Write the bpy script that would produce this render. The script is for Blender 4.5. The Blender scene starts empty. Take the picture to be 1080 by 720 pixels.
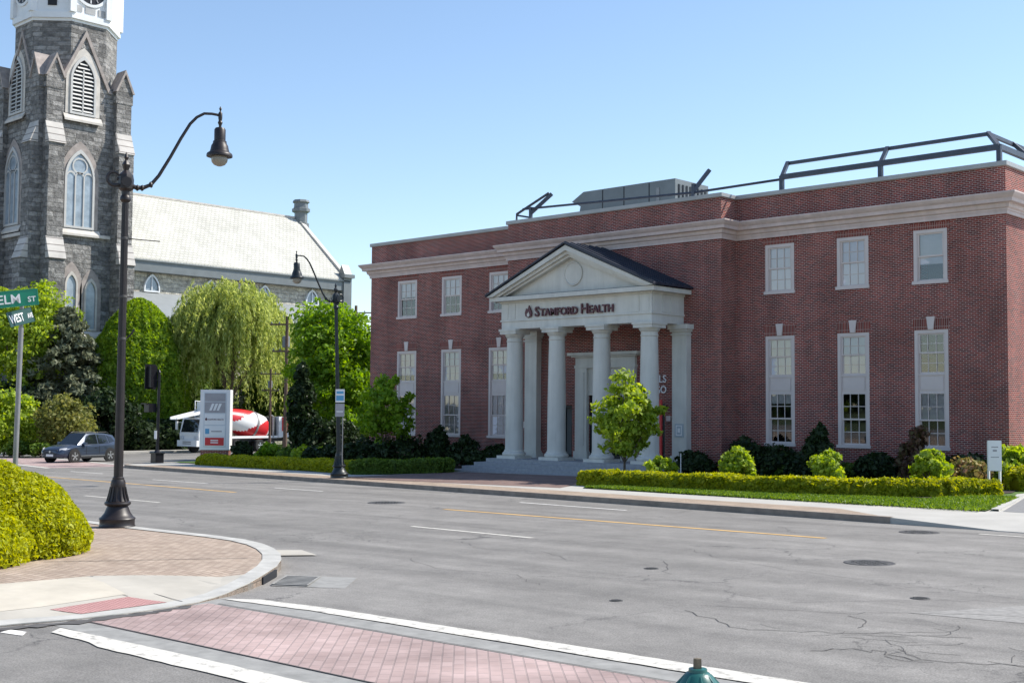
import bpy, bmesh, math, random
import numpy as np
from mathutils import Vector, Matrix
R_ = math.radians
PI = math.pi
random.seed(7)
SC = bpy.context.scene
COL = SC.collection

# ------------------------------------------------------------------ camera
YAW, PITCH, ROLL, FPX = R_(47.033), R_(3.2367), R_(-.4459), 1306.4
EYE = Vector((0, 0, 2.35))
fw = Vector((-math.cos(YAW) * math.cos(PITCH), math.sin(YAW) * math.cos(PITCH), math.sin(PITCH)))
rt = fw.cross(Vector((0, 0, 1))).normalized()
dn = fw.cross(rt)
rt, dn = math.cos(ROLL) * rt + math.sin(ROLL) * dn, -math.sin(ROLL) * rt + math.cos(ROLL) * dn
cd = bpy.data.cameras.new('camera'); cam = bpy.data.objects.new('camera', cd); COL.objects.link(cam)
cd.sensor_width = 36; cd.lens = FPX / 1080 * 36; cd.clip_start = .1; cd.clip_end = 3000
M = Matrix((rt, -dn, -fw)).transposed().to_4x4(); M.translation = EYE
cam.matrix_world = M
SC.camera = cam

# ------------------------------------------------------------------ sky, sun, exposure
SUN = Vector((.35, .585, .735)).normalized()
EL = math.asin(SUN.z); AZ = math.atan2(SUN.x, SUN.y)
w = bpy.data.worlds.new('World'); SC.world = w; w.use_nodes = True
nt = w.node_tree; bg = nt.nodes['Background']
sky = nt.nodes.new('ShaderNodeTexSky'); sky.sky_type = 'NISHITA'; sky.sun_disc = False
sky.sun_elevation = EL; sky.sun_rotation = AZ; sky.air_density = 1.0; sky.dust_density = .25; sky.ozone_density = 1.7
nt.links.new(sky.outputs[0], bg.inputs[0]); bg.inputs[1].default_value = .149
sd = bpy.data.lights.new('sun', 'SUN'); sd.energy = 5.0; sd.angle = R_(.53); sd.color = (1, .94, .84)
so = bpy.data.objects.new('sun', sd); COL.objects.link(so)
so.rotation_euler = SUN.to_track_quat('Z', 'Y').to_euler(); so.location = (0, 0, 60)
SC.view_settings.view_transform = 'Standard'; SC.view_settings.look = 'None'
SC.view_settings.exposure = .42; SC.view_settings.gamma = 1


def G(x, y=0):                                       # the street falls gently towards the church
    return .012 * x

# ------------------------------------------------------------------ materials
MATS = {}


def nodes(name):
    m = bpy.data.materials.new(name); m.use_nodes = True
    t = m.node_tree; b = t.nodes['Principled BSDF']; MATS[name] = m
    return m, t, b


def N(t, typ, **kw):
    n = t.nodes.new(typ)
    for k, v in kw.items():
        if k in n.inputs: n.inputs[k].default_value = v
        else: setattr(n, k, v)
    return n


def uvn(t):
    return N(t, 'ShaderNodeUVMap').outputs[0]


def ramp(t, fac, stops):
    r = N(t, 'ShaderNodeValToRGB'); e = r.color_ramp.elements
    while len(e) < len(stops): e.new(.5)
    for i, (p, c) in enumerate(stops):
        e[i].position = p; e[i].color = (*c, 1) if len(c) == 3 else c
    t.links.new(fac, r.inputs[0]); return r.outputs[0]


def mixc(t, a, b, fac, mode='MIX'):
    n = N(t, 'ShaderNodeMix', data_type='RGBA', blend_type=mode)
    for s, v in ((n.inputs[0], fac), (n.inputs[6], a), (n.inputs[7], b)):
        if hasattr(v, 'is_output'): t.links.new(v, s)
        elif isinstance(v, (int, float)): s.default_value = v
        else: s.default_value = (*v, 1)
    return n.outputs[2]


def noise(t, scale, detail=4, rough=.6, coord=None):
    n = N(t, 'ShaderNodeTexNoise', Scale=scale, Detail=detail, Roughness=rough)
    t.links.new(coord if coord is not None else uvn(t), n.inputs['Vector']); return n.outputs[0]


def bump(t, b, h, strength=.3, dist=.02):
    n = N(t, 'ShaderNodeBump', Strength=strength, Distance=dist)
    t.links.new(h, n.inputs['Height']); t.links.new(n.outputs[0], b.inputs['Normal'])


def mapped(t, sx, sy, rot=0, loc=(0, 0, 0)):
    n = N(t, 'ShaderNodeMapping'); n.inputs['Scale'].default_value = (sx, sy, 1); n.inputs['Rotation'].default_value = (0, 0, rot)
    n.inputs['Location'].default_value = loc
    t.links.new(uvn(t), n.inputs['Vector']); return n.outputs[0]


def streaks(t, c, lo, hi, sx=2.2, sy=.16):
    n = N(t, 'ShaderNodeTexNoise', Scale=1.0, Detail=6, Roughness=.65); t.links.new(mapped(t, sx, sy), n.inputs['Vector'])
    return mixc(t, c, ramp(t, n.outputs[0], [(.32, (lo,) * 3), (.66, (hi,) * 3)]), 1.0, 'MULTIPLY')


def flat(name, c, rough=.5, metal=0, var=.12, scale=3, spec=.5, coat=0, streak=0):
    m, t, b = nodes(name)
    f = noise(t, scale)
    lo = tuple(x * (1 - var) for x in c); hi = tuple(min(1, x * (1 + var)) for x in c)
    cc = ramp(t, f, [(.3, lo), (.7, hi)])
    if streak: cc = streaks(t, cc, 1 - streak, 1 + streak * .4)
    t.links.new(cc, b.inputs['Base Color'])
    b.inputs['Roughness'].default_value = rough; b.inputs['Metallic'].default_value = metal
    b.inputs['Specular IOR Level'].default_value = spec; b.inputs['Coat Weight'].default_value = coat
    return m


def bricks(name, c1, c2, mort, bw, rh, ms, coord=None, bumpd=.01, dirt=.25, offset=.5, rough=.85, big=.6, bias=0):
    m, t, b = nodes(name)
    co = coord(t) if coord else uvn(t)
    n = N(t, 'ShaderNodeTexBrick', Scale=1.0); n.offset = offset
    n.inputs['Color1'].default_value = (*c1, 1); n.inputs['Color2'].default_value = (*c2, 1); n.inputs['Mortar'].default_value = (*mort, 1)
    n.inputs['Mortar Size'].default_value = ms; n.inputs['Brick Width'].default_value = bw; n.inputs['Row Height'].default_value = rh
    n.inputs['Bias'].default_value = bias; n.inputs['Mortar Smooth'].default_value = .2
    t.links.new(co, n.inputs['Vector'])
    f = noise(t, big, 5)
    d = ramp(t, f, [(.3, (1 - dirt,) * 3), (.72, (1 + dirt * .5,) * 3)])
    c = mixc(t, n.outputs['Color'], d, 1.0, 'MULTIPLY')
    if name == 'brick': c = streaks(t, c, .80, 1.12, 1.1, .12)
    t.links.new(c, b.inputs['Base Color']); b.inputs['Roughness'].default_value = rough
    b.inputs['Specular IOR Level'].default_value = .25
    inv = N(t, 'ShaderNodeMath', operation='SUBTRACT'); inv.inputs[0].default_value = 1; t.links.new(n.outputs['Fac'], inv.inputs[1])
    bump(t, b, inv.outputs[0], .6, bumpd)
    return m


bricks('brick', (.305, .049, .034), (.112, .023, .023), (.48, .36, .32), .203, .0677, .0105, dirt=.28, big=.5)
bricks('paver', (.47, .375, .30), (.37, .285, .225), (.24, .19, .15), .21, .105, .010, dirt=.2, big=2.2)
bricks('walk_brick', (.42, .33, .25), (.34, .26, .20), (.30, .25, .20), .21, .105, .008, dirt=.25, big=.8)
bricks('plaza_brick_shaded', (.25, .17, .145), (.18, .12, .105), (.2, .16, .15), .21, .105, .008, dirt=.25, big=.8)  # walk brick pattern in darker colours that carry the plaza's shade
bricks('cross_brick', (.46, .345, .325), (.40, .295, .275), (.34, .265, .25), .23, .115, .010, dirt=.42, big=.8,
       coord=lambda t: mapped(t, 1, 1, R_(45)))
# tower stone: coursed rubble with big tonal change from block to block


def stone(name, c1, c2, mort, sx=1.0):
    m, t, b = nodes(name)
    mp = mapped(t, 1, 1)
    wob = N(t, 'ShaderNodeTexNoise', Scale=1.7, Detail=3); t.links.new(mp, wob.inputs['Vector'])
    sub = N(t, 'ShaderNodeVectorMath', operation='MULTIPLY_ADD'); sub.inputs[1].default_value = (.22, .16, 0)
    t.links.new(wob.outputs['Color'], sub.inputs[0]); t.links.new(mp, sub.inputs[2])
    n = N(t, 'ShaderNodeTexBrick', Scale=1.0); n.offset = .37; n.squash = 1.5; n.squash_frequency = 3
    n.inputs['Color1'].default_value = (*c1, 1); n.inputs['Color2'].default_value = (*c2, 1); n.inputs['Mortar'].default_value = (*mort, 1)
    n.inputs['Mortar Size'].default_value = .03; n.inputs['Brick Width'].default_value = .85; n.inputs['Row Height'].default_value = .42
    n.inputs['Mortar Smooth'].default_value = .5
    t.links.new(sub.outputs[0], n.inputs['Vector'])
    f = noise(t, 2.3, 6, .75)
    c = mixc(t, n.outputs['Color'], ramp(t, f, [(.30, (.42,) * 3), (.70, (1.55,) * 3)]), 1.0, 'MULTIPLY')
    t.links.new(c, b.inputs['Base Color']); b.inputs['Roughness'].default_value = .9
    add = N(t, 'ShaderNodeMath', operation='MULTIPLY_ADD'); add.inputs[1].default_value = 1.6
    inv = N(t, 'ShaderNodeMath', operation='SUBTRACT'); inv.inputs[0].default_value = 1; t.links.new(n.outputs['Fac'], inv.inputs[1])
    t.links.new(f, add.inputs[0]); t.links.new(inv.outputs[0], add.inputs[2])
    bump(t, b, add.outputs[0], 1.0, .16)
    return m


stone('grey_stone', (.355, .345, .335), (.15, .147, .145), (.225, .22, .21))
stone('aisle_stone', (.62, .58, .49), (.46, .43, .37), (.56, .53, .46))
flat('brownstone', (.34, .30, .28), .9, var=.25, scale=1.5)
flat('pale_stone', (.55, .52, .48), .85, var=.15, scale=1.5)
flat('white_trim', (.66, .62, .60), .5, var=.05, scale=1.2)
flat('portico_paint', (.63, .62, .57), .55, var=.07, scale=1.0, streak=.14)
flat('cornice_paint', (.61, .50, .47), .6, var=.07, scale=.8, streak=.16)
flat('frame_paint', (.63, .55, .525), .45, var=.04, scale=2)
flat('coping_metal', (.36, .36, .355), .45, .2, var=.12, scale=1)
flat('belfry_white', (.74, .76, .78), .5, var=.08, scale=.8)
flat('church_frame', (.50, .50, .49), .6, var=.06)
flat('louver', (.55, .55, .53), .6, var=.08)
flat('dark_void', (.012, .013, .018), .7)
flat('granite_step', (.30, .31, .33), .75, var=.15, scale=6)
flat('concrete', (.43, .40, .345), .85, var=.12, scale=1.3)
flat('walk_concrete', (.42, .405, .37), .85, var=.10, scale=.7)
flat('kerb', (.43, .42, .39), .85, var=.2, scale=2.5)
flat('kerb_brown', (.27, .22, .18), .85, var=.25, scale=2)
flat('iron_black', (.012, .012, .016), .38, .3, var=.3, scale=5)
flat('lamp_paint', (.016, .011, .011), .45, .0, var=.35, scale=4)
flat('lamp_green', (.012, .018, .022), .4, .2, var=.3, scale=4)
flat('lamp_globe', (.26, .24, .20), .2, var=.03)
flat('galv', (.26, .26, .265), .5, .5, var=.12, scale=5)
flat('rail_steel', (.060, .070, .095), .45, .3, var=.2)
flat('ac_grey', (.17, .19, .20), .5, .2, var=.12, scale=.8)
flat('sign_green', (.0, .21, .125), .4, var=.1, scale=3)
flat('sign_dark_green', (.003, .052, .045), .4, var=.1, scale=3)
flat('sign_white', (.78, .78, .78), .45, var=.03)
flat('sign_blue', (.10, .34, .56), .45, var=.05)
flat('sign_grey', (.34, .33, .35), .5, var=.1)
flat('letter_maroon', (.085, .012, .025), .4, var=.05)
flat('letter_white', (.72, .72, .74), .5, var=.03)
flat('red', (.55, .018, .025), .35, var=.08, scale=1)
flat('truck_white', (.76, .76, .76), .35, var=.06, scale=1)
flat('rubber', (.016, .016, .017), .8, var=.2)
flat('alloy', (.55, .56, .58), .3, .8, var=.06)
flat('car_paint', (.040, .058, .095), .3, .3, var=.05, coat=.4)
flat('black_plastic', (.018, .018, .02), .5, var=.1)
flat('car_glass', (.012, .016, .02), .04, var=.05, spec=.8)
flat('lens', (.6, .62, .65), .08, var=.03, spec=.8)
flat('tail_lens', (.3, .01, .01), .15)
flat('bark', (.11, .085, .065), .95, var=.35, scale=6)
flat('pole_wood', (.13, .085, .062), .95, var=.3, scale=3)
flat('wire', (.02, .02, .02), .6)
flat('mulch', (.045, .03, .022), 1, var=.4, scale=4)
flat('hydrant_paint', (.015, .105, .095), .35, var=.2, scale=12)
flat('hydrant_rust', (.16, .13, .09), .7, .3, var=.3, scale=30)
flat('yellow_line', (.60, .37, .13), .8, var=.2, scale=2)
bricks('tactile', (.52, .30, .285), (.47, .265, .25), (.35, .185, .175), .06, .06, .012, dirt=.2, offset=0)
flat('iron_cover', (.085, .083, .082), .7, .4, var=.3, scale=9)
flat('roof_dark', (.028, .034, .052), .5, .2, var=.15, scale=2)
flat('door_frame_dark', (.02, .022, .026), .35, var=.1)
flat('aisle_roof', (.23, .25, .26), .7, var=.1, scale=.6)
flat('roof_deck', (.3, .3, .3), .9)
flat('blind_white', (.90, .86, .90), .8, var=.03)
flat('blind_pale', (.66, .66, .70), .8, var=.05)
flat('fence_black', (.012, .012, .013), .7, var=.2)
flat('panel_pale', (.58, .62, .66), .4, var=.04)
flat('concrete_cream', (.50, .455, .375), .85, var=.12, scale=1.5)
flat('plaque_grey', (.40, .46, .50), .4, var=.05)
flat('far_wall', (.55, .52, .48), .9)

# worn white paint
m, t, b = nodes('road_paint')
f = noise(t, 5, 8, .75)
t.links.new(ramp(t, f, [(.34, (.30, .29, .28)), (.47, (.72, .70, .66))]), b.inputs['Base Color']); b.inputs['Roughness'].default_value = .85
m, t, b = nodes('road_paint_bold')
f = noise(t, 6, 6, .7)
t.links.new(ramp(t, f, [(.36, (.30, .285, .26)), (.46, (.58, .555, .50))]), b.inputs['Base Color']); b.inputs['Roughness'].default_value = .85

# window glass
m, t, b = nodes('glass')
t.nodes.remove(b); out = t.nodes['Material Output']
fr = N(t, 'ShaderNodeFresnel', IOR=2.1); tr = N(t, 'ShaderNodeBsdfTransparent'); tr.inputs[0].default_value = (.98, .985, 1, 1)
gl = N(t, 'ShaderNodeBsdfGlossy', Roughness=.015); mx = N(t, 'ShaderNodeMixShader')
t.links.new(fr.outputs[0], mx.inputs[0]); t.links.new(tr.outputs[0], mx.inputs[1]); t.links.new(gl.outputs[0], mx.inputs[2])
t.links.new(mx.outputs[0], out.inputs[0])

# church glass (pale, milky protective glazing)
flat('church_glass', (.30, .36, .42), .15, var=.25, scale=1.2, spec=.6)

# pale slate roof: rows of worn tiles
bricks('slate_roof', (.58, .575, .52), (.50, .495, .45), (.38, .375, .34), .50, .34, .035, dirt=.16, big=.35, bumpd=.05, coord=lambda t: mapped(t, 1, 1, PI / 2))

# asphalt: old, grey, patched, cracked
m, t, b = nodes('asphalt')
f1 = noise(t, .16, 5, .6); f2 = noise(t, 45, 3, .8); f3 = noise(t, 1.1, 6, .7)
c = ramp(t, f1, [(.32, (.196, .186, .172)), (.68, (.252, .239, .222))])
c = mixc(t, c, ramp(t, f3, [(.3, (.80,) * 3), (.7, (1.14,) * 3)]), 1.0, 'MULTIPLY')
c = mixc(t, c, ramp(t, f2, [(.3, (.55,) * 3), (.7, (1.42,) * 3)]), 1.0, 'MULTIPLY')
c = mixc(t, c, ramp(t, noise(t, 8, 8, .85), [(.33, (.84,) * 3), (.67, (1.15,) * 3)]), 1.0, 'MULTIPLY')
# tyre-polished streaks along the street
st = N(t, 'ShaderNodeTexNoise', Scale=1.0, Detail=5, Roughness=.6); t.links.new(mapped(t, .05, 1.1, R_(4)), st.inputs['Vector'])
c = mixc(t, c, ramp(t, st.outputs[0], [(.36, (.82,) * 3), (.62, (1.08,) * 3)]), 1.0, 'MULTIPLY')
wv = N(t, 'ShaderNodeTexNoise', Scale=.9, Detail=6, Roughness=.65); t.links.new(uvn(t), wv.inputs['Vector'])
va = N(t, 'ShaderNodeVectorMath', operation='MULTIPLY_ADD'); va.inputs[1].default_value = (1.6, 1.6, 0)
t.links.new(wv.outputs['Color'], va.inputs[0]); t.links.new(uvn(t), va.inputs[2])
vo = N(t, 'ShaderNodeTexVoronoi', Scale=.17, feature='DISTANCE_TO_EDGE'); t.links.new(va.outputs[0], vo.inputs['Vector'])
gate = noise(t, .33, 3)
g2 = ramp(t, gate, [(.47, (0, 0, 0)), (.58, (1, 1, 1))])
crk = ramp(t, vo.outputs['Distance'], [(.0, (.8, .8, .8)), (.005, (0, 0, 0))])
cm = mixc(t, crk, g2, 1.0, 'MULTIPLY')
c = mixc(t, c, (.055, .053, .052), cm)
# fine alligator cracking in a few worn places
vo2 = N(t, 'ShaderNodeTexVoronoi', Scale=1.9, feature='DISTANCE_TO_EDGE'); t.links.new(va.outputs[0], vo2.inputs['Vector'])
g3 = ramp(t, noise(t, .21, 2), [(.60, (0, 0, 0)), (.66, (1, 1, 1))])
crk2 = ramp(t, vo2.outputs['Distance'], [(.0, (1, 1, 1)), (.025, (0, 0, 0))])
c = mixc(t, c, (.06, .058, .056), mixc(t, crk2, g3, 1.0, 'MULTIPLY'))
t.links.new(c, b.inputs['Base Color']); b.inputs['Roughness'].default_value = .8; b.inputs['Specular IOR Level'].default_value = .3
bump(t, b, f2, .35, .01)
flat('band_grey', (.27, .265, .25), .85, var=.2, scale=4)
flat('asphalt_patch', (.255, .245, .23), .85, var=.22, scale=8)
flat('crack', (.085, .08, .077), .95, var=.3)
flat('drive_asphalt', (.20, .20, .20), .85, var=.2, scale=8)

m, t, b = nodes('lawn')
f = noise(t, 22, 5, .8); f2 = noise(t, .5, 3)
c = ramp(t, f, [(.3, (.045, .10, .012)), (.7, (.13, .23, .03))])
c = mixc(t, c, ramp(t, f2, [(.3, (.8,) * 3), (.7, (1.15,) * 3)]), 1.0, 'MULTIPLY')
t.links.new(c, b.inputs['Base Color']); b.inputs['Roughness'].default_value = .9; bump(t, b, f, .8, .05)
m, t, b = nodes('soil')
f = noise(t, .15, 5, .7)
t.links.new(ramp(t, f, [(.35, (.035, .06, .015)), (.65, (.07, .095, .03))]), b.inputs['Base Color']); b.inputs['Roughness'].default_value = 1


def leafmat(name, cols, trans=.35, gloss=.25):
    m, t, b = nodes(name)
    g = N(t, 'ShaderNodeNewGeometry')
    n = len(cols)
    col = ramp(t, g.outputs['Random Per Island'], [(i / max(1, n - 1), c) for i, c in enumerate(cols)])
    t.links.new(col, b.inputs['Base Color']); b.inputs['Roughness'].default_value = .5; b.inputs['Specular IOR Level'].default_value = gloss
    tl = N(t, 'ShaderNodeBsdfTranslucent'); mx = N(t, 'ShaderNodeMixShader', Fac=trans)
    hs = N(t, 'ShaderNodeHueSaturation', Hue=.485, Saturation=1.15, Value=1.3); t.links.new(col, hs.inputs['Color'])
    t.links.new(hs.outputs[0], tl.inputs[0])
    t.links.new(b.outputs[0], mx.inputs[1]); t.links.new(tl.outputs[0], mx.inputs[2])
    t.links.new(mx.outputs[0], t.nodes['Material Output'].inputs[0])
    return m


leafmat('leaf_gold', [(.22, .25, .010), (.42, .46, .014), (.58, .59, .04)], .48)
leafmat('leaf_gold_hedge', [(.20, .25, .014), (.36, .40, .022), (.50, .50, .04)], .5)
leafmat('leaf_arbor', [(.09, .18, .016), (.23, .37, .03), (.40, .53, .08)], .55)
leafmat('leaf_bright', [(.11, .22, .016), (.20, .36, .03), (.32, .48, .06)], .5)
leafmat('leaf_lime', [(.17, .26, .03), (.31, .43, .05), (.48, .58, .10)], .5)
leafmat('leaf_willow', [(.24, .31, .08), (.40, .47, .14), (.56, .61, .24)], .55)
leafmat('leaf_mid', [(.06, .11, .016), (.11, .19, .03), (.18, .28, .05)], .42)
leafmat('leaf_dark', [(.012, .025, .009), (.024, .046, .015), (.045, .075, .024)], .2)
leafmat('leaf_spruce', [(.07, .085, .05), (.15, .17, .105), (.26, .28, .18)], .25)
leafmat('leaf_olive', [(.12, .14, .035), (.22, .235, .06), (.33, .32, .10)], .4)
leafmat('leaf_red', [(.08, .05, .035), (.16, .09, .06), (.13, .13, .05)], .3)
leafmat('leaf_pink', [(.30, .17, .12), (.36, .30, .10), (.20, .22, .05)], .3)
leafmat('grass_blade', [(.09, .17, .02), (.16, .26, .03), (.24, .34, .05)], .4)

# ------------------------------------------------------------------ mesh helpers
def wloc(o):
    v = Vector((0, 0, 0))
    while o is not None: v = v + o.location; o = o.parent
    return v


class MB:
    def __init__(s): s.v = []; s.f = []

    def face(s, pts):
        i = len(s.v); s.v += [tuple(p) for p in pts]; s.f.append(tuple(range(i, i + len(pts)))); return s

    def box(s, x0, x1, y0, y1, z0, z1):
        i = len(s.v)
        s.v += [(x, y, z) for z in (z0, z1) for y in (y0, y1) for x in (x0, x1)]
        for f in ((0, 2, 3, 1), (4, 5, 7, 6), (0, 1, 5, 4), (2, 6, 7, 3), (0, 4, 6, 2), (1, 3, 7, 5)): s.f.append(tuple(i + k for k in f))
        return s

    def extr(s, pts, d):
        d = Vector(d); n = len(pts); i = len(s.v)
        s.v += [tuple(p) for p in pts] + [tuple(Vector(p) + d) for p in pts]
        s.f.append(tuple(range(i, i + n))[::-1]); s.f.append(tuple(range(i + n, i + 2 * n)))
        for k in range(n): s.f.append((i + k, i + (k + 1) % n, i + n + (k + 1) % n, i + n + k))
        return s

    def bar(s, a, b, w, h=None):
        h = h or w; a = Vector(a); b = Vector(b); d = (b - a).normalized()
        up = Vector((0, 0, 1)) if abs(d.z) < .95 else Vector((1, 0, 0))
        x = d.cross(up).normalized() * w / 2; y = x.cross(d).normalized() * h / 2
        return s.extr([a - x - y, a + x - y, a + x + y, a - x + y], b - a)

    def tube(s, pts, r, n=8, cap=True):
        pts = [Vector(p) for p in pts]; rs = r if isinstance(r, (list, tuple)) else [r] * len(pts)
        i0 = len(s.v); prev = None
        for k, p in enumerate(pts):
            d = (pts[min(k + 1, len(pts) - 1)] - pts[max(k - 1, 0)]).normalized()
            if prev is None:
                x = d.cross(Vector((0, 0, 1)) if abs(d.z) < .9 else Vector((1, 0, 0))).normalized()
            else: x = (prev - d * prev.dot(d)).normalized()
            prev = x; y = d.cross(x)
            for j in range(n):
                a = 2 * PI * j / n; s.v.append(tuple(p + (x * math.cos(a) + y * math.sin(a)) * rs[k]))
        for k in range(len(pts) - 1):
            for j in range(n):
                a = i0 + k * n + j; b_ = i0 + k * n + (j + 1) % n; s.f.append((a, b_, b_ + n, a + n))
        if cap:
            s.f.append(tuple(i0 + j for j in range(n))[::-1]); s.f.append(tuple(i0 + (len(pts) - 1) * n + j for j in range(n)))
        return s

    def lathe(s, prof, n=20, c=(0, 0, 0), axis=None):
        i0 = len(s.v); c = Vector(c)
        if axis is None: X, Y, Z = Vector((1, 0, 0)), Vector((0, 1, 0)), Vector((0, 0, 1))
        else:
            Z = Vector(axis).normalized(); X = Z.cross(Vector((0, 0, 1)) if abs(Z.z) < .9 else Vector((1, 0, 0))).normalized(); Y = Z.cross(X)
        for r, z in prof:
            for j in range(n):
                a = 2 * PI * j / n; s.v.append(tuple(c + X * r * math.cos(a) + Y * r * math.sin(a) + Z * z))
        for k in range(len(prof) - 1):
            for j in range(n):
                a = i0 + k * n + j; b_ = i0 + k * n + (j + 1) % n; s.f.append((a, b_, b_ + n, a + n))
        s.f.append(tuple(i0 + j for j in range(n))[::-1]); s.f.append(tuple(i0 + (len(prof) - 1) * n + j for j in range(n)))
        return s

    def loft(s, secs, cap=True):
        n = len(secs[0]); i0 = len(s.v)
        for q in secs: s.v += [tuple(p) for p in q]
        for k in range(len(secs) - 1):
            for j in range(n):
                a = i0 + k * n + j; b_ = i0 + k * n + (j + 1) % n; s.f.append((a, b_, b_ + n, a + n))
        if cap:
            s.f.append(tuple(i0 + j for j in range(n))[::-1]); s.f.append(tuple(i0 + (len(secs) - 1) * n + j for j in range(n)))
        return s

    def sweep(s, path, prof):                        # closed plan outline (counter-clockwise), profile of (out, z)
        n = len(path); P = [Vector((*p, 0)) for p in path]; off = []
        for i in range(n):
            a = (P[i] - P[i - 1]).normalized(); b_ = (P[(i + 1) % n] - P[i]).normalized()
            na = Vector((a.y, -a.x, 0)); nb = Vector((b_.y, -b_.x, 0)); off.append((na + nb) / (1 + na.dot(nb)))
        i0 = len(s.v); m_ = len(prof)
        for i in range(n):
            for o, z in prof: q = P[i] + off[i] * o; s.v.append((q.x, q.y, z))
        for i in range(n):
            for k in range(m_ - 1):
                a = i0 + i * m_ + k; b_ = i0 + ((i + 1) % n) * m_ + k; s.f.append((a, b_, b_ + 1, a + 1))
        return s

    def wall(s, x0, x1, z0, z1, holes, tf, depth=.16):   # wall sheet with real openings; tf(u, z, d) -> xyz, d goes into the wall
        xs = sorted({x0, x1, *[h[0] for h in holes], *[h[1] for h in holes]}); zs = sorted({z0, z1, *[h[2] for h in holes], *[h[3] for h in holes]})
        for a, b_ in zip(xs, xs[1:]):
            for c, d in zip(zs, zs[1:]):
                mx_, mz = (a + b_) / 2, (c + d) / 2
                if any(h[0] < mx_ < h[1] and h[2] < mz < h[3] for h in holes): continue
                s.face([tf(a, c, 0), tf(b_, c, 0), tf(b_, d, 0), tf(a, d, 0)])
        for h in holes:
            a, b_, c, d = h[:4]
            for p, q in (((a, c), (b_, c)), ((b_, c), (b_, d)), ((b_, d), (a, d)), ((a, d), (a, c))):
                s.face([tf(*p, 0), tf(*p, depth), tf(*q, depth), tf(*q, 0)])
        return s

    def build(s, name, mat, parent=None, smooth=None, merge=False):
        me = bpy.data.meshes.new(name)
        v = np.array(s.v, dtype=np.float64)
        me.from_pydata([tuple(p) for p in v], [], s.f)
        if merge:
            bm = bmesh.new(); bm.from_mesh(me); bmesh.ops.remove_doubles(bm, verts=bm.verts, dist=1e-4); bm.to_mesh(me); bm.free()
        me.update()
        boxuv(me)
        if parent is not None:
            w_ = wloc(parent); me.transform(Matrix.Translation(-w_))
        if smooth is not None:
            me.shade_smooth(); me.set_sharp_from_angle(angle=R_(smooth))
        return link(name, me, mat, parent)


def boxuv(me):
    nl = len(me.loops)
    co = np.empty(len(me.vertices) * 3); me.vertices.foreach_get('co', co); co = co.reshape(-1, 3)
    vi = np.empty(nl, dtype=np.int32); me.loops.foreach_get('vertex_index', vi)
    pn = np.empty(len(me.polygons) * 3); me.polygons.foreach_get('normal', pn); pn = np.abs(pn.reshape(-1, 3))
    lt = np.empty(len(me.polygons), dtype=np.int32); me.polygons.foreach_get('loop_total', lt)
    ax = np.repeat(np.argmax(pn * np.array([1, 1, 1.02]), axis=1), lt)
    p = co[vi]
    uv = np.where((ax == 2)[:, None], p[:, :2], np.where((ax == 1)[:, None], p[:, [0, 2]], p[:, [1, 2]]))
    l = me.uv_layers.new(name='UVMap'); l.data.foreach_set('uv', uv.astype(np.float32).ravel())


def link(name, me, mat, parent=None):
    me.materials.append(MATS[mat]); o = bpy.data.objects.new(name, me); COL.objects.link(o)
    if parent is not None: o.parent = parent
    return o


def thing(name, label, cat, loc=(0, 0, 0), rz=0, group=None):
    o = bpy.data.objects.new(name, None); o.empty_display_size = .3; COL.objects.link(o)
    o.location = loc; o.rotation_euler = (0, 0, rz); return tag(o, label, cat, group)


def tag(o, label, cat, group=None, kind=None):
    if label: o['label'] = label
    if cat: o['category'] = cat
    if group: o['group'] = group
    if kind: o['kind'] = kind
    return o


def struct(o, label=None):
    o['kind'] = 'structure'
    if label: o['label'] = label
    return o


def dup(root, label, loc, rz=0, scale=1, group=None):
    def cp(o, par):
        c = o.copy(); COL.objects.link(c); c.parent = par
        for k in ch.get(o, []): cp(k, c)
        return c
    ch = {}
    for o in list(COL.objects):
        if o.parent is not None: ch.setdefault(o.parent, []).append(o)
    r = cp(root, None); r.location = loc; r.rotation_euler = (0, 0, rz); r.scale = (scale,) * 3
    r['label'] = label
    if group: r['group'] = group
    return r


def sheet(name, poly, zf, mat, step=None, dz=0, skirt=0, hole=None):
    """flat outline on the ground, cut into a grid of 'step' so that it can follow the slope"""
    bm = bmesh.new(); f = bm.faces.new([bm.verts.new((x, y, 0)) for x, y in poly])
    bmesh.ops.triangulate(bm, faces=[f])
    if step:
        xs = [p[0] for p in poly]; ys = [p[1] for p in poly]
        for lo, hi, nrm in ((min(xs), max(xs), (1, 0, 0)), (min(ys), max(ys), (0, 1, 0))):
            k = lo + step
            while k < hi:
                bmesh.ops.bisect_plane(bm, geom=bm.verts[:] + bm.edges[:] + bm.faces[:], plane_co=Vector(nrm) * k, plane_no=nrm); k += step
    for v in bm.verts: v.co.z = zf(v.co.x, v.co.y) + dz
    if skirt:
        be = [e for e in bm.edges if len(e.link_faces) == 1]
        r = bmesh.ops.extrude_edge_only(bm, edges=be)
        for v in r['geom']:
            if isinstance(v, bmesh.types.BMVert): v.co.z -= skirt
    bmesh.ops.recalc_face_normals(bm, faces=bm.faces[:])
    me = bpy.data.meshes.new(name); bm.to_mesh(me); bm.free()
    if me.polygons and sum(p.normal.z * p.area for p in me.polygons) < 0: me.flip_normals()
    boxuv(me); return link(name, me, mat)


def line(name, a, b, w, mat, dz=.006, label=None):
    a = Vector(a); b = Vector(b); d = (b - a).normalized(); n = Vector((-d.y, d.x)) * w / 2
    o = sheet(name, [tuple(a - n), tuple(b - n), tuple(b + n), tuple(a + n)], G, mat, dz=dz); return struct(o)


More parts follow.
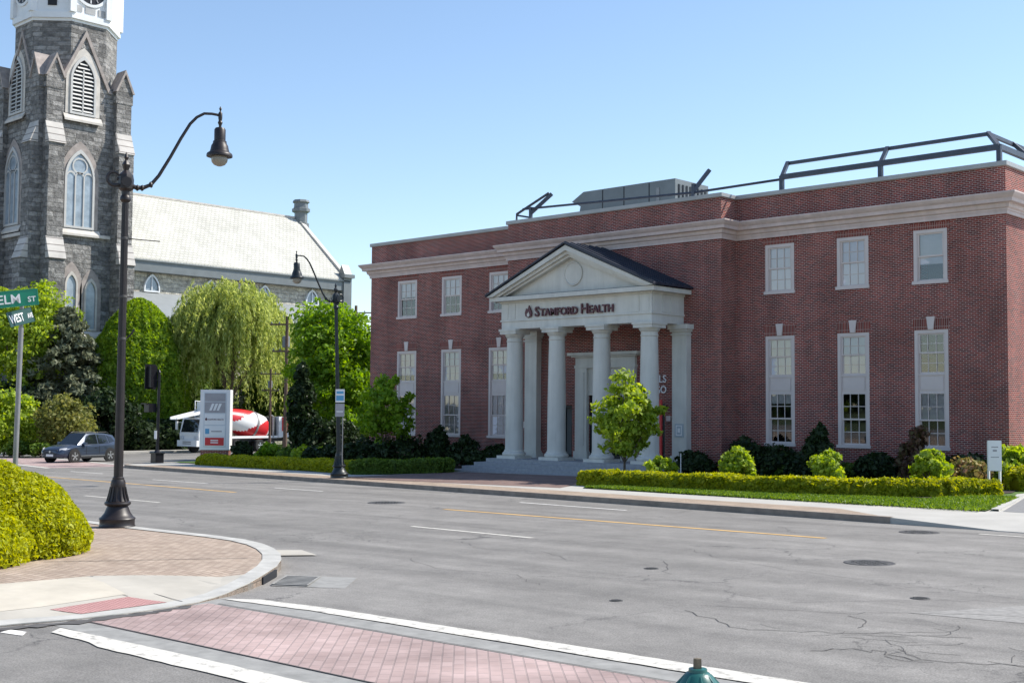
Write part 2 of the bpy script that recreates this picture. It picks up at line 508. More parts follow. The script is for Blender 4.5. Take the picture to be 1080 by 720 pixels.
def ribbon(name, path, w, mat, zf, dz):               # open strip of even width along a path
    P = [Vector(p) for p in path]; mb = MB(); L = []
    for i, p in enumerate(P):
        d = (P[min(i + 1, len(P) - 1)] - P[max(0, i - 1)]).normalized(); n = Vector((-d.y, d.x)) * w / 2
        L.append((p - n, p + n))
    for (a, b_), (c, d) in zip(L, L[1:]):
        mb.face([(q.x, q.y, zf(q.x, q.y) + dz) for q in (a, c, d, b_)])
    return mb.build(name, mat)


def text_mb(body, size, ext=.03, spacing=1.0, bold=0, align='LEFT'):
    cu = bpy.data.curves.new('text', 'FONT'); cu.body = body; cu.size = size; cu.extrude = ext; cu.space_character = spacing; cu.offset = bold
    cu.align_x = align; cu.resolution_u = 3
    o = bpy.data.objects.new('text', cu); COL.objects.link(o)
    dg = bpy.context.evaluated_depsgraph_get(); me = bpy.data.meshes.new_from_object(o.evaluated_get(dg))
    mb = MB(); mb.v = [tuple(v.co) for v in me.vertices]; mb.f = [tuple(p.vertices) for p in me.polygons]
    bpy.data.objects.remove(o); bpy.data.curves.remove(cu); bpy.data.meshes.remove(me)
    return mb


def onto(mb, org, ux, uz=(0, 0, 1)):                  # lay x,y,z of a text mesh on a wall: ux along, uz up, outward = ux x uz
    ux = Vector(ux).normalized(); uz = Vector(uz).normalized(); out = ux.cross(uz); org = Vector(org)
    mb.v = [tuple(org + ux * x + uz * y + out * z) for x, y, z in mb.v]; return mb


def bounds(mb):
    a = np.array(mb.v); return a.min(0), a.max(0)


# ------------------------------------------------------------------ foliage
def leaves(name, mat, parent, P, size, rng, nrm=None, bias=.6, asp=1.6, axis=None, var=.35, core=None):
    n = len(P)
    nv = rng.normal(size=(n, 3))
    nv /= np.linalg.norm(nv, axis=1)[:, None]
    if nrm is not None: nv = nv * (1 - bias) + nrm * bias; nv /= np.linalg.norm(nv, axis=1)[:, None] + 1e-9
    r = rng.normal(size=(n, 3)) if axis is None else axis + rng.normal(size=(n, 3)) * .25
    t1 = np.cross(nv, r); t1 /= np.linalg.norm(t1, axis=1)[:, None] + 1e-9
    t2 = np.cross(nv, t1)
    s = size * (1 + rng.uniform(-var, var, n))[:, None]
    a = t2 * s * asp * .5; c = t1 * s * .5
    fold = nv * s * .18
    V = np.stack([P - a, P + c * .9 + fold, P + a, P - c * .9 + fold], axis=1).reshape(-1, 3)
    nf = n
    me = bpy.data.meshes.new(name)
    cv = np.zeros((0, 3)); cf = []
    if core is not None:
        cv = np.array(core.v); cf = core.f
    w_ = wloc(parent) if parent is not None else Vector((0, 0, 0))
    allv = np.concatenate([V, cv]) - np.array(w_)
    cl = [i for f in cf for i in f]
    me.vertices.add(len(allv)); me.vertices.foreach_set('co', allv.astype(np.float32).ravel())
    li = np.concatenate([np.arange(4 * nf), np.array(cl, dtype=np.int64) + 4 * nf]) if cf else np.arange(4 * nf)
    me.loops.add(len(li)); me.loops.foreach_set('vertex_index', li.astype(np.int32))
    tot = np.concatenate([np.full(nf, 4), np.array([len(f) for f in cf], dtype=np.int64)]) if cf else np.full(nf, 4)
    st = np.concatenate([[0], np.cumsum(tot)[:-1]])
    me.polygons.add(len(tot)); me.polygons.foreach_set('loop_start', st.astype(np.int32)); me.polygons.foreach_set('loop_total', tot.astype(np.int32))
    me.update(calc_edges=True); me.validate()
    return link(name, me, mat, parent)


def wob(P, k=1.0, seed=0):
    x, y, z = P[:, 0] * k + seed, P[:, 1] * k + seed * 1.7, P[:, 2] * k - seed
    return (np.sin(x * 1.1 + np.sin(y * 1.7)) + np.sin(y * 1.9 + np.sin(z * 1.3)) + np.sin(z * 2.3 + np.sin(x * 1.5))) / 3


def sph(rng, n, up=None):
    v = rng.normal(size=(n, 3)); v /= np.linalg.norm(v, axis=1)[:, None]
    if up is not None: v[:, 2] = np.where(v[:, 2] < up, np.abs(v[:, 2]), v[:, 2])
    return v


def shell(rng, n, c, r, rough=.18, depth=.25, k=2.0, seed=0, up=None):
    d = sph(rng, n, up); rad = 1 + rough * wob(d * k, 1.0, seed) - depth * rng.random(n) ** 2
    return np.array(c) + d * np.array(r) * rad[:, None], d


def core(c, r, rough=.18, k=2.0, seed=0, sc=.8, up=False):
    mb = MB(); nu, nv_ = 20, 12; pts = []
    for j in range(nv_ + 1):
        th = PI * j / nv_
        for i in range(nu):
            ph = 2 * PI * i / nu; pts.append((math.sin(th) * math.cos(ph), math.sin(th) * math.sin(ph), math.cos(th)))
    d = np.array(pts); rad = sc * (1 + rough * wob(d * k, 1.0, seed))
    mb.v = [tuple(p) for p in (np.array(c) + d * np.array(r) * rad[:, None])]
    for j in range(nv_):
        for i in range(nu): mb.f.append((j * nu + i, (j + 1) * nu + i, (j + 1) * nu + (i + 1) % nu, j * nu + (i + 1) % nu))
    return mb


def join(a, b_):
    n = len(a.v); a.v += b_.v; a.f += [tuple(i + n for i in f) for f in b_.f]; return a


def clumps(rng, n_cl, n_leaf, c, r, cr, fill=.35, rough=.15, seed=0, up=None):
    C, d = shell(rng, n_cl, c, r, rough, .0, 2.0, seed, up)
    C = np.array(c) + (C - np.array(c)) * (1 - fill * rng.random(n_cl) ** 1.5)[:, None]
    idx = rng.integers(0, n_cl, n_leaf)
    o = sph(rng, n_leaf) * (rng.random(n_leaf) ** .5)[:, None] * (cr * (.6 + .8 * rng.random(n_cl)))[idx][:, None]
    o[:, 2] *= .75
    P = C[idx] + o
    nn = (P - np.array(c)) / np.array(r); nn = nn + o / cr * .8; nn /= np.linalg.norm(nn, axis=1)[:, None] + 1e-9
    return P, nn, C


def limbs(base, tops, r0, rng, fork=.35):
    mb = MB(); base = Vector(base)
    ax = Vector(np.mean(np.array(tops), axis=0))
    f = base + (ax - base) * fork; f.x = base.x + (ax.x - base.x) * .2; f.y = base.y + (ax.y - base.y) * .2
    mb.tube([base - Vector((0, 0, .3)), base + (f - base) * .15, base + (f - base) * .6, f], [r0 * 1.25, r0, r0 * .85, r0 * .75], 9)
    for tp in tops:
        tp = Vector(tp); mid = f + (tp - f) * .5 + Vector((rng.normal() * .1, rng.normal() * .1, .12 * (tp - f).length))
        mb.tube([f - (f - base) * .1, mid, tp], [r0 * .5, r0 * .3, r0 * .1], 6)
    return mb


RNG = np.random.default_rng(11)


def P3(u, v, d):                                     # a point seen in the photograph at a known distance
    return EYE + (fw + rt * ((u - 540) / FPX) + dn * ((v - 360) / FPX)) * d


def YP(u, v, y):
    r = P3(u, v, 1) - EYE; return EYE + r * (y / r.y)


# ================================================================== GROUND, ROADS, PAVEMENTS
def fY(x): return 27.0 - .14 * (x + 13)              # far kerb of the main street


def Gs(x, y): return G(x) + .14


def arc(c, r, a0, a1, n=8):
    return [(c[0] + r * math.cos(R_(a0 + (a1 - a0) * i / n)), c[1] + r * math.sin(R_(a0 + (a1 - a0) * i / n))) for i in range(n + 1)]


struct(sheet('ground', [(-900, -300), (300, -300), (300, 900), (-900, 900)], G, 'soil', dz=-.12))
struct(sheet('main_road', [(-260, -60), (80, -60), (80, 140), (-260, 140)], G, 'asphalt'))

# far block: pavement slab under the office, its kerb, brick band, lawn, beds
far = [(-13.2, fY(-13.2))] + [(x, fY(x)) for x in (-25, -40, -57.2)] + arc((-57.3, 36.7), 3.4, 262, 180)[1:] + [(-60.7, 140), (40, 140), (40, fY(40) + 1.7), (-13.2, fY(-13.2) + 1.7)]
struct(sheet('far_pavement', far, Gs, 'walk_concrete', skirt=.3))
apr = MB()
for i in range(20):
    xa, xb = -13.2 + i * 2.66, -13.2 + (i + 1) * 2.66
    apr.face([(xa, fY(xa), G(xa) + (.14 if i == 0 else .015)), (xb, fY(xb), G(xb) + .015), (xb, fY(xb) + 1.7, G(xb) + .141), (xa, fY(xa) + 1.7, G(xa) + .141)])
    if i < 2: apr.face([(xa, fY(xa), G(xa) - .1), (xb, fY(xb), G(xb) - .1), (xb, fY(xb), G(xb) + .015), (xa, fY(xa), G(xa) + (.14 if i == 0 else .015))])
struct(apr.build('driveway_apron', 'walk_concrete'))
kp = [(-13.2, fY(-13.2))] + [(x, fY(x)) for x in (-25, -40, -57.2)] + arc((-57.3, 36.7), 3.4, 262, 180)[1:] + [(-60.7, 90)]
mb = MB()
for (a, b_) in zip(kp, kp[1:]):
    d = (Vector(b_) - Vector(a)).normalized(); n = Vector((d.y, -d.x)) * .17
    h = .012
    p = [(a[0] - n.x * .1, a[1] - n.y * .1), (b_[0] - n.x * .1, b_[1] - n.y * .1), (b_[0] + n.x, b_[1] + n.y), (a[0] + n.x, a[1] + n.y)]
    mb.face([(x, y, Gs(x, y) + h) for x, y in p])
    mb.face([(p[0][0], p[0][1], Gs(*p[0]) + h), (p[1][0], p[1][1], Gs(*p[1]) + h), (p[1][0], p[1][1], G(p[1][0]) - .1), (p[0][0], p[0][1], G(p[0][0]) - .1)])
struct(mb.build('far_kerb', 'kerb_brown'))
struct(sheet('brick_band', [(-13.5, fY(-13.5) + .17), (-57, fY(-57) + .17), (-57, fY(-57) + 1.55), (-15.5, fY(-15.5) + 1.55)], Gs, 'walk_brick', dz=.004))
struct(sheet('driveway', [(-12.0, 30.6), (-3, 29.3), (-3, 80), (-13.9, 80), (-13.9, 37.3)], Gs, 'drive_asphalt', dz=.004))
mb = MB()
for (a, b_) in zip([(-12.1, 30.6), (-13.0, 34), (-14.0, 37.3), (-14.0, 60)], [(-13.0, 34), (-14.0, 37.3), (-14.0, 60)]):
    mb.face([(a[0] - .2, a[1], Gs(*a) + .05), (a[0], a[1], Gs(*a) + .05), (b_[0], b_[1], Gs(*b_) + .05), (b_[0] - .2, b_[1], Gs(*b_) + .05)])
    mb.face([(a[0], a[1], Gs(*a) + .05), (a[0], a[1], Gs(*a) - .05), (b_[0], b_[1], Gs(*b_) - .05), (b_[0], b_[1], Gs(*b_) + .05)])
struct(mb.build('driveway_kerb', 'kerb'))
lawn_r = [(-26.4, fY(-26.4) + 3.0), (-12.3, fY(-12.3) + 3.4), (-13.1, 34), (-14.1, 37.3), (-14.2, 42), (-28, 42), (-28, 34)]
struct(sheet('lawn', lawn_r, Gs, 'lawn', dz=.03))
lawn_l = [(-60.2, fY(-57) + 4.2), (-41, fY(-41) + 3.1), (-39.3, 34.6), (-39.3, 42), (-52, 46), (-60.2, 60)]
struct(sheet('lawn_verge', lawn_l, Gs, 'lawn', dz=.03))
struct(sheet('planting_bed', [(-28.3, 33.9), (-15.2, 33.9), (-14.6, 38), (-16.2, 43.6), (-28.0, 43.6), (-28.0, 42.5), (-28.3, 42.5)], Gs, 'mulch', dz=.05))
struct(sheet('planting_bed_west', [(-56, 36.6), (-40.2, 35.6), (-39.9, 42.5), (-40.1, 43.6), (-51, 43.6), (-57, 46)], Gs, 'mulch', dz=.05))
struct(sheet('plaza', [(-39.2, 31.2), (-38.8, 42.5), (-28.5, 42.5), (-28.0, 33.4), (-27.2, 31.6)], Gs, 'plaza_brick_shaded', dz=.004))
# low granite edging at the hedge end beside the plaza

# church block
ch = [(-250, 66), (-92, fY(-92) + 1.0)] + arc((-90, 44.5), 5, 250, 360)[0:] + [(-85, 300), (-250, 300)]
struct(sheet('church_pavement', ch, Gs, 'walk_concrete', skirt=.3))
struct(sheet('church_lawn', [(-250, 69), (-93, 42), (-89, 46), (-88, 60), (-88, 200), (-250, 200)], Gs, 'lawn', dz=.01))

# markings on the main street
line('lane_marking', (-52.6, 25.75), (-35.2, 24.25), .16, 'yellow_line'); line('lane_marking', (-24.2, 23.35), (-12.5, 22.75), .16, 'yellow_line')
line('lane_marking', (-20.8, 19.06), (-16.9, 18.8), .13, 'road_paint_bold'); line('lane_marking', (-37.2, 19.9), (-32.4, 19.7), .13, 'road_paint_bold')
line('lane_marking', (-45.5, 27.3), (-41, 27.0), .11, 'road_paint'); line('lane_marking', (-36.5, 26.8), (-33.5, 26.6), .11, 'road_paint')
line('lane_marking', (-24.6, 26.8), (-20.3, 26.3), .12, 'road_paint'); line('lane_marking', (-10.6, 25.75), (-4, 25.3), .12, 'road_paint_bold')
line('lane_marking', (-56.0, 29.2), (-52.4, 28.9), .12, 'road_paint')
struct(sheet('far_crossing', [(-61.0, 30.8), (-60.2, 34.6), (-85.2, 40.5), (-86, 36.6)], G, 'cross_brick', dz=.004))
line('lane_marking', (-60.8, 30.5), (-86.1, 36.2), .3, 'road_paint_bold', dz=.008); line('lane_marking', (-60.2, 34.9), (-85, 40.8), .3, 'road_paint_bold', dz=.008)

# near corner: pavement with a dropped kerb at the crossing
K = [(-100, 18.0), (-60, 15.8), (-35, 14.45), (-27, 14.02), (-23.4, 13.86), (-20.7, 13.86), (-19.6, 13.75), (-18.7, 13.5), (-17.9, 13.15), (-17.1, 12.7),
     (-16.4, 12.2), (-15.7, 11.6), (-15.05, 10.9), (-14.6, 10.3), (-14.27, 9.7), (-14.06, 9.15), (-13.96, 8.6), (-13.92, 8.0), (-13.95, 7.4), (-14.1, 6.8), (-14.35, 5), (-14.5, 0), (-14.6, -20)]


def sm(t): t = max(0, min(1, t)); return t * t * (3 - 2 * t)


def Hs(x, y): return G(x) + .008 + .135 * max(sm((-14.0 - x) / 2.3), sm((y - 8.9) / 2.4))


struct(sheet('near_pavement', [p for p in K if p[0] > -36] + [(-35, -20)], Hs, 'paver', step=.5, skirt=.3))
struct(sheet('near_pavement_west', [p for p in K if p[0] <= -35] + [(-35.005, -20), (-100, -20)], Hs, 'paver', skirt=.3))


def inset(path, d):
    out = []
    for i, p in enumerate(path):
        a = Vector(path[max(0, i - 1)]); c = Vector(path[min(len(path) - 1, i + 1)]); t_ = (c - a).normalized(); out.append((p[0] + t_.y * d, p[1] - t_.x * d))
    return out


Ki = inset(K, .30); mb = MB()
for i in range(len(K) - 1):
    a, b_, c, d = K[i], K[i + 1], Ki[i + 1], Ki[i]
    mb.face([(*p, Hs(*p) + .012) for p in (a, d, c, b_)])
    mb.face([(*a, Hs(*a) + .012), (*b_, Hs(*b_) + .012), (*b_, G(b_[0]) - .1), (*a, G(a[0]) - .1)])
struct(mb.build('near_kerb', 'kerb'))
conc = [(-16.95, -6), (-16.72, 7.6), (-16.6, 9.05), (-15.42, 10.42)] + Ki[12:21] + [(-14.85, -6)]
struct(sheet('ramp_concrete', conc, Hs, 'concrete', step=.5, dz=.012))
struct(sheet('tactile_paving', [(-14.66, 7.42), (-14.86, 8.6), (-14.27, 8.82), (-14.2, 7.6)], Hs, 'tactile', step=.3, dz=.018))
mb = MB()
for i in range(0):
    for j in range(5):
        x, y = -14.78 + i * .0 + j * .115 + .01 * i * .3, 7.5 + i * .105
        mb.lathe([(.022, 0), (.014, .006)], 6, (x + .0, y, Hs(x, y) + .012))
pass
for a, b_ in (((-16.6, 8.5), (-14.9, 8.62)), ((-16.6, 9.0), (-14.2, 9.0))):
    o = ribbon('paving_line', [a, b_], .016, 'crack', Hs, .017); struct(o)  # joints between the ramp slabs
o = ribbon('paving_line', [(-18.9, 9.45), (-18.31, 10.19), (-17.9, 10.75), (-17.4, 11.4), (-16.94, 11.94)], .028, 'crack', Hs, .006); struct(o)  # thin dark line across the corner pavers
struct(sheet('gutter_apron', [(-18.9, 13.62), (-17.9, 13.25), (-17.45, 13.75), (-18.35, 14.1)], G, 'concrete', dz=.02))
# broken edge of asphalt against the dropped kerb
struct(sheet('ramp_slab', [(-16.9, 1), (-16.68, 7.6), (-16.56, 8.92), (-15.02, 8.66), (-14.86, 7.4), (-14.95, 1)], Hs, 'concrete_cream', step=.5, dz=.016))
sheet_edge = [(-14.5, -2), (-14.2, 5.6), (-13.98, 6.7), (-13.86, 7.4), (-13.87, 8.2), (-13.98, 9.0), (-13.78, 8.9), (-13.68, 8.0), (-13.62, 7.3), (-13.85, 6.5), (-14.0, 5.4), (-14.3, -2)]

def ragged(poly, a=.012, step=.2, seed=3):
    rr = random.Random(seed); out = []
    for p, q in zip(poly, poly[1:] + poly[:1]):
        n = max(1, int(math.hypot(q[0] - p[0], q[1] - p[1]) / step))
        for k in range(n): out.append((p[0] + (q[0] - p[0]) * k / n + rr.uniform(-a, a), p[1] + (q[1] - p[1]) * k / n + rr.uniform(-a, a)))
    return out


# brick crossing over the side road, between white lines
struct(sheet('crossing_base', [(-13.93, 7.02), (-4.6, 7.02), (-4.6, 9.72), (-14.3, 9.72), (-14.0, 9.0)], G, 'band_grey', dz=.003, step=2))
struct(sheet('crossing_brick', [(-13.75, 7.4), (-4.6, 7.46), (-4.6, 9.3), (-13.95, 9.22), (-13.82, 8.3)], G, 'cross_brick', dz=.007, step=2))
struct(sheet('crossing_line', ragged([(-14.15, 9.55), (-12.5, 9.72), (-8, 9.74), (-4.6, 9.74), (-4.6, 10.08), (-8, 10.1), (-12.5, 10.0), (-13.7, 9.86)]), G, 'road_paint_bold', dz=.011))
struct(sheet('crossing_line', ragged([(-13.3, 6.76), (-12.4, 6.74), (-12.1, 6.66), (-4.6, 6.72), (-4.6, 7.06), (-11, 7.04), (-13.5, 6.98)]), G, 'road_paint_bold', dz=.011))
for yy in (7.42, 9.28):
    struct(ribbon('crossing_joint', [(-13.8, yy), (-4.6, yy + .03)], .022, 'crack', lambda x, y: G(x), .012))
struct(sheet('paint_scrap', [(-13.85, 6.55), (-13.55, 6.6), (-13.35, 6.45), (-13.75, 6.38)], G, 'road_paint', dz=.006))

struct(sheet('broken_edge', ragged(sheet_edge, .07, .1, 8), G, 'crack', dz=.0125))
# camera's own kerb, just below the picture
struct(sheet('home_pavement', [(-5.2, 6.9), (-4.2, 7.6), (-2, 12), (30, 12), (30, -20), (-5.2, -20)], Gs, 'concrete', skirt=.3))

# road scars that can be told apart in the picture
for pth, wd in (([(-9.2, 13.5), (-7.6, 13.9), (-6.9, 14.6), (-6.2, 15.1), (-5, 15.3), (-3, 15.1)], .035), ([(-9.0, 12.9), (-7.9, 12.2), (-7.2, 12.5), (-6.3, 13.1), (-5.6, 13.4)], .05),
                ([(-8.4, 14.4), (-7.1, 15.9), (-5.8, 16.7), (-2, 16.0)], .03), ([(-12.5, 17.2), (-11.4, 15.8), (-11.6, 15.0)], .035), ([(-13.4, 19.2), (-12.2, 18.3), (-10, 17.4), (-6, 16.6)], .03),
                ([(-6.6, 11.6), (-6.0, 12.0), (-5.6, 11.8), (-4.6, 12.2)], .06), ([(-26, 21.2), (-22, 20.2), (-18, 19.6), (-13, 18.9), (-8, 18.6)], .022),
                ([(-17.5, 17.3), (-16.2, 16.6), (-15, 16.9), (-13.6, 16.2)], .03), ([(-16, 14.6), (-14.5, 13.9), (-13, 14.1), (-12, 13.5)], .03)):
    n = []
    rr = random.Random(len(pth) + int(pth[0][0] * 10))
    for a, b_ in zip(pth, pth[1:]):
        for k in range(6):
            q = k / 6; n.append((a[0] + (b_[0] - a[0]) * q + rr.uniform(-.09, .09), a[1] + (b_[1] - a[1]) * q + rr.uniform(-.09, .09)))
    struct(ribbon('road_crack', n + [pth[-1]], wd * .3, 'crack', lambda x, y: G(x), .005))
rr = random.Random(5)
for cx_, cy_, nn_, sp_ in ((-4.9, 12.4, 12, 1.0), (-6.6, 12.9, 8, .8)):
    for k in range(nn_):
        x, y = cx_ + rr.gauss(0, sp_ * .8), cy_ + rr.gauss(0, sp_ * .45); a = rr.uniform(-.5, .9) + (1.5 if k % 4 == 0 else 0); pth = [(x, y)]
        for q in range(rr.randint(3, 7)):
            a += rr.uniform(-.7, .7); x += math.cos(a) * .14; y += math.sin(a) * .14; pth.append((x, y))
        struct(ribbon('road_crack', pth, rr.uniform(.006, .013), 'crack', lambda x, y: G(x), .005))
struct(sheet('road_patch', [(-6.9, 14.6), (-3, 15.1), (-2, 16.4), (-5.8, 16.7)], G, 'asphalt_patch', dz=.0035))


def cover(name, x, y, r, label):
    mb = MB(); z = G(x)
    mb.lathe([(r, -.03), (r, .006), (r * .93, .010), (r * .86, .006), (.02, .006)], 26, (x, y, z))
    for i in range(-3, 4):
        for j in range(-3, 4):
            if i * i + j * j < 10: mb.box(x + i * r * .23 - r * .07, x + i * r * .23 + r * .07, y + j * r * .23 - r * .07, y + j * r * .23 + r * .07, z + .005, z + .012)
    return tag(mb.build(name, 'iron_cover'), label, 'manhole cover')


cover('manhole_cover', -9.8, 19.3, .42, 'round cast iron manhole cover in the near lanes, right of the yellow line end')
cover('manhole_cover', -27.4, 24.1, .55, 'dark round manhole cover between the two yellow line pieces')
cover('manhole_cover', -11.7, 25.3, .42, 'flat manhole cover close to the far kerb beside the driveway')
cover('valve_cover', -7.35, 15.9, .13, 'tiny dark valve cover inside the pale road patch')
cover('valve_cover', -12.0, 16.2, .12, 'tiny dark valve cover left of the cracked road patch')
cover('valve_cover', -10.2, 13.0, .09, 'smallest valve cover, nearest the brick crossing')

# storm drain: grate in the road, concrete apron, mouth in the kerb
dr = thing('storm_drain', 'iron storm drain grate with concrete apron and dark mouth under the rounded kerb', 'storm drain', (-14.95, 11.3, G(-14.95)))
q0 = Vector((-14.75, 10.8, 0)); q1 = Vector((-15.5, 11.66, 0)); ex = Vector((.46, .27, 0))
z0 = G(-15)
mb = MB(); mb.face([(q0.x, q0.y, z0 + .012), (q0.x + ex.x * 2.1, q0.y + ex.y * 2.1, z0 + .016), (q1.x + ex.x * 2.1, q1.y + ex.y * 2.1, z0 + .016), (q1.x, q1.y, z0 + .012)])
mb.build('apron', 'band_grey', dr)
mb = MB(); a = q0.lerp(q1, .05); b_ = q0.lerp(q1, .95)
mb.face([(a.x, a.y, z0 + .017), (a.x + ex.x, a.y + ex.y, z0 + .019), (b_.x + ex.x, b_.y + ex.y, z0 + .019), (b_.x, b_.y, z0 + .017)])
mb.build('pit', 'dark_void', dr)
mb = MB()
for k in range(8):
    p = a.lerp(b_, (k + .5) / 8); mb.bar((p.x, p.y, z0 + .021), (p.x + ex.x, p.y + ex.y, z0 + .023), .062, .005)
mb.bar((a.x, a.y, z0 + .027), (b_.x, b_.y, z0 + .022), .03, .006); mb.bar((a.x + ex.x, a.y + ex.y, z0 + .029), (b_.x + ex.x, b_.y + ex.y, z0 + .024), .03, .006)
mb.build('grate', 'band_grey', dr)
mb = MB(); n = Vector((.75, .66, 0))
pts = [q0 + (q1 - q0) * .12, q0 + (q1 - q0) * .9]
off = Vector((-.115, -.09, 0))
A, B_ = [p + off for p in pts]
mb.extr([(A.x, A.y, z0 + .0), (B_.x, B_.y, z0 + .0), (B_.x, B_.y, z0 + .11), (A.x, A.y, z0 + .11)], (-.2, -.16, 0))
mb.build('kerb_mouth', 'dark_void', dr)
# ================================================================== BRICK OFFICE BUILDING
YW, YC = 43.7, 42.62
XL, XR, BL, BR, YB = -51.15, -16.88, -40.0, -28.06, 62.0
bld = thing('brick_office_building', 'two storey red brick office with white columned portico and tall windows', 'building', (-34, YW, 0))
WIN = [(-26.66, -25.33, 'r'), (-23.46, -22.13, 'r'), (-20.33, -19.03, 'r'), (-49.0, -47.5, 'l'), (-45.64, -44.2, 'l'), (-42.27, -40.84, 'l')]
UZ = (7.16, 9.18); LZ = (1.06, 5.47)
holes = [(a, b_, *UZ) for a, b_, s in WIN] + [(a, b_, *LZ) for a, b_, s in WIN]
mb = MB(); fr_ = lambda y: (lambda u, z, d: (u, y + d, z))
ZT = 11.2
mb.wall(XL, BL, -1.2, ZT, [h for h in holes if h[1] < BL], fr_(YW)); mb.wall(BR, XR, -1.2, ZT, [h for h in holes if h[0] > BR], fr_(YW))
DOORS = [(-36.95, -35.98, .27, 2.66), (-35.0, -33.0, .27, 3.1), (-32.0, -30.86, .27, 2.75)]
mb.wall(BL, BR, -1.2, ZT, DOORS, fr_(YC))
side = lambda x, s: (lambda u, z, d: (x - s * d, u, z))
mb.wall(YW, YB, -1.2, ZT, [], side(XR, 1)); mb.wall(YW, YB, -1.2, ZT, [], side(XL, -1))
mb.wall(YC, YW, -1.2, ZT, [], side(BR, 1)); mb.wall(YC, YW, -1.2, ZT, [], side(BL, -1))
mb.wall(XL, XR, -1.2, ZT, [], fr_(YB))
mb.build('wall', 'brick', bld)
MB().face([(XL, YW, 10.7), (BL, YW, 10.7), (BL, YC, 10.7), (BR, YC, 10.7), (BR, YW, 10.7), (XR, YW, 10.7), (XR, YB, 10.7), (XL, YB, 10.7)]).build('roof_deck', 'roof_deck', bld)
PER = [(XL, YW), (BL, YW), (BL, YC), (BR, YC), (BR, YW), (XR, YW), (XR, YB), (XL, YB)]
MB().sweep(PER, [(.0, 9.47), (.07, 9.47), (.07, 9.60), (.10, 9.60), (.10, 9.66), (.17, 9.70), (.19, 9.78), (.19, 9.84), (.36, 9.86), (.38, 9.98), (.46, 10.06), (.52, 10.15), (.52, 10.2), (.0, 10.25)]).build('cornice', 'cornice_paint', bld)
MB().sweep(PER, [(-.42, 11.19), (.07, 11.19), (.08, 11.21), (.08, 11.36), (-.42, 11.39), (-.42, 11.19)]).build('coping', 'coping_metal', bld)
# flat brick arches over the openings: soldier courses
bricks('soldier', (.28, .048, .034), (.13, .027, .025), (.42, .31, .27), .0677, .62, .0105, dirt=.2, offset=0)
for a, b_, s in []:
    mb.face([(a - .12, YW - .004, 9.185), (b_ + .12, YW - .004, 9.185), (b_ + .12, YW - .004, 9.42), (a - .12, YW - .004, 9.42)])
    for q, (c, d, e, f_) in enumerate([(a - .02, (a + b_) / 2 - .13, -.17, 0), ((a + b_) / 2 + .13, b_ + .02, 0, .17)]):
        mb.face([(c, YW - .004, 5.475), (d, YW - .004, 5.475), (d + f_ * 0, YW - .004, 5.9), (c + e * 1.2, YW - .004, 5.9)] if q == 0 else [(c, YW - .004, 5.475), (d, YW - .004, 5.475), (d + f_ * 1.2, YW - .004, 5.9), (c, YW - .004, 5.9)])

def arch(w_, a, b_, low):
    m_ = MB()
    if low: m_.face([(a - .12, YW - .004, 9.185), (b_ + .12, YW - .004, 9.185), (b_ + .12, YW - .004, 9.42), (a - .12, YW - .004, 9.42)])
    else: m_.face([(a - .01, YW - .004, 5.475), (b_ + .01, YW - .004, 5.475), (b_ + .07, YW - .004, 5.88), (a - .07, YW - .004, 5.88)])
    m_.build('brick_arch', 'soldier', w_)


def sash(w_, x0, x1, z0, z1, y, cols, rows, blind=None, bmat='blind_pale'):
    """one hung sash: frame and bars, glass, blind behind it"""
    m_ = MB(); s = .05
    m_.box(x0, x0 + s, y, y + .05, z0, z1); m_.box(x1 - s, x1, y, y + .05, z0, z1)
    m_.box(x0 + s, x1 - s, y, y + .05, z0, z0 + s * 1.2); m_.box(x0 + s, x1 - s, y, y + .05, z1 - s, z1)
    for i in range(1, cols):
        x = x0 + (x1 - x0) * i / cols; m_.box(x - .013, x + .013, y + .006, y + .044, z0 + s, z1 - s)
    for j in range(1, rows):
        z = z0 + (z1 - z0) * j / rows
        for i in range(cols):
            m_.box(x0 + (x1 - x0) * i / cols + .014, x0 + (x1 - x0) * (i + 1) / cols - .014, y + .008, y + .042, z - .013, z + .013)
    m_.build('sash', 'frame_paint', w_)
    tx, tz = random.uniform(-.012, .012), random.uniform(-.01, .01)
    MB().face([(x0 + s, y + .025 - tx, z0 + s), (x1 - s, y + .025 + tx, z0 + s), (x1 - s, y + .025 + tx + tz, z1 - s), (x0 + s, y + .025 - tx + tz, z1 - s)]).build('glass', 'glass', w_)
    if blind is not None and blind < z1:
        m_ = MB(); zz = z1; yb = y + .07
        k = 0
        while zz > blind:
            z2 = max(blind, zz - .12); m_.face([(x0, yb + .004 * (k % 2), z2), (x1, yb + .004 * (k % 2), z2), (x1, yb + .004 * ((k + 1) % 2), zz), (x0, yb + .004 * ((k + 1) % 2), zz)]); zz = z2; k += 1
        m_.build('blind', bmat, w_)


def casing(x0, x1, z0, z1, y, cw=.13, sill=True):
    m_ = MB()
    for a, b_, c, d in ((x0, x0 + cw, z0 + .12, z1), (x1 - cw, x1, z0 + .12, z1), (x0 + cw, x1 - cw, z1 - cw, z1)): m_.box(a, b_, y + .01, y + .17, c, d)
    m_.box(x0 + cw, x0 + cw + .03, y + .045, y + .17, z0 + .12, z1 - cw); m_.box(x1 - cw - .03, x1 - cw, y + .045, y + .17, z0 + .12, z1 - cw)
    m_.box(x0 - .04, x1 + .04, y - .06, y + .17, z0 - .0, z0 + .12)
    return m_.build('window', 'frame_paint', bld)


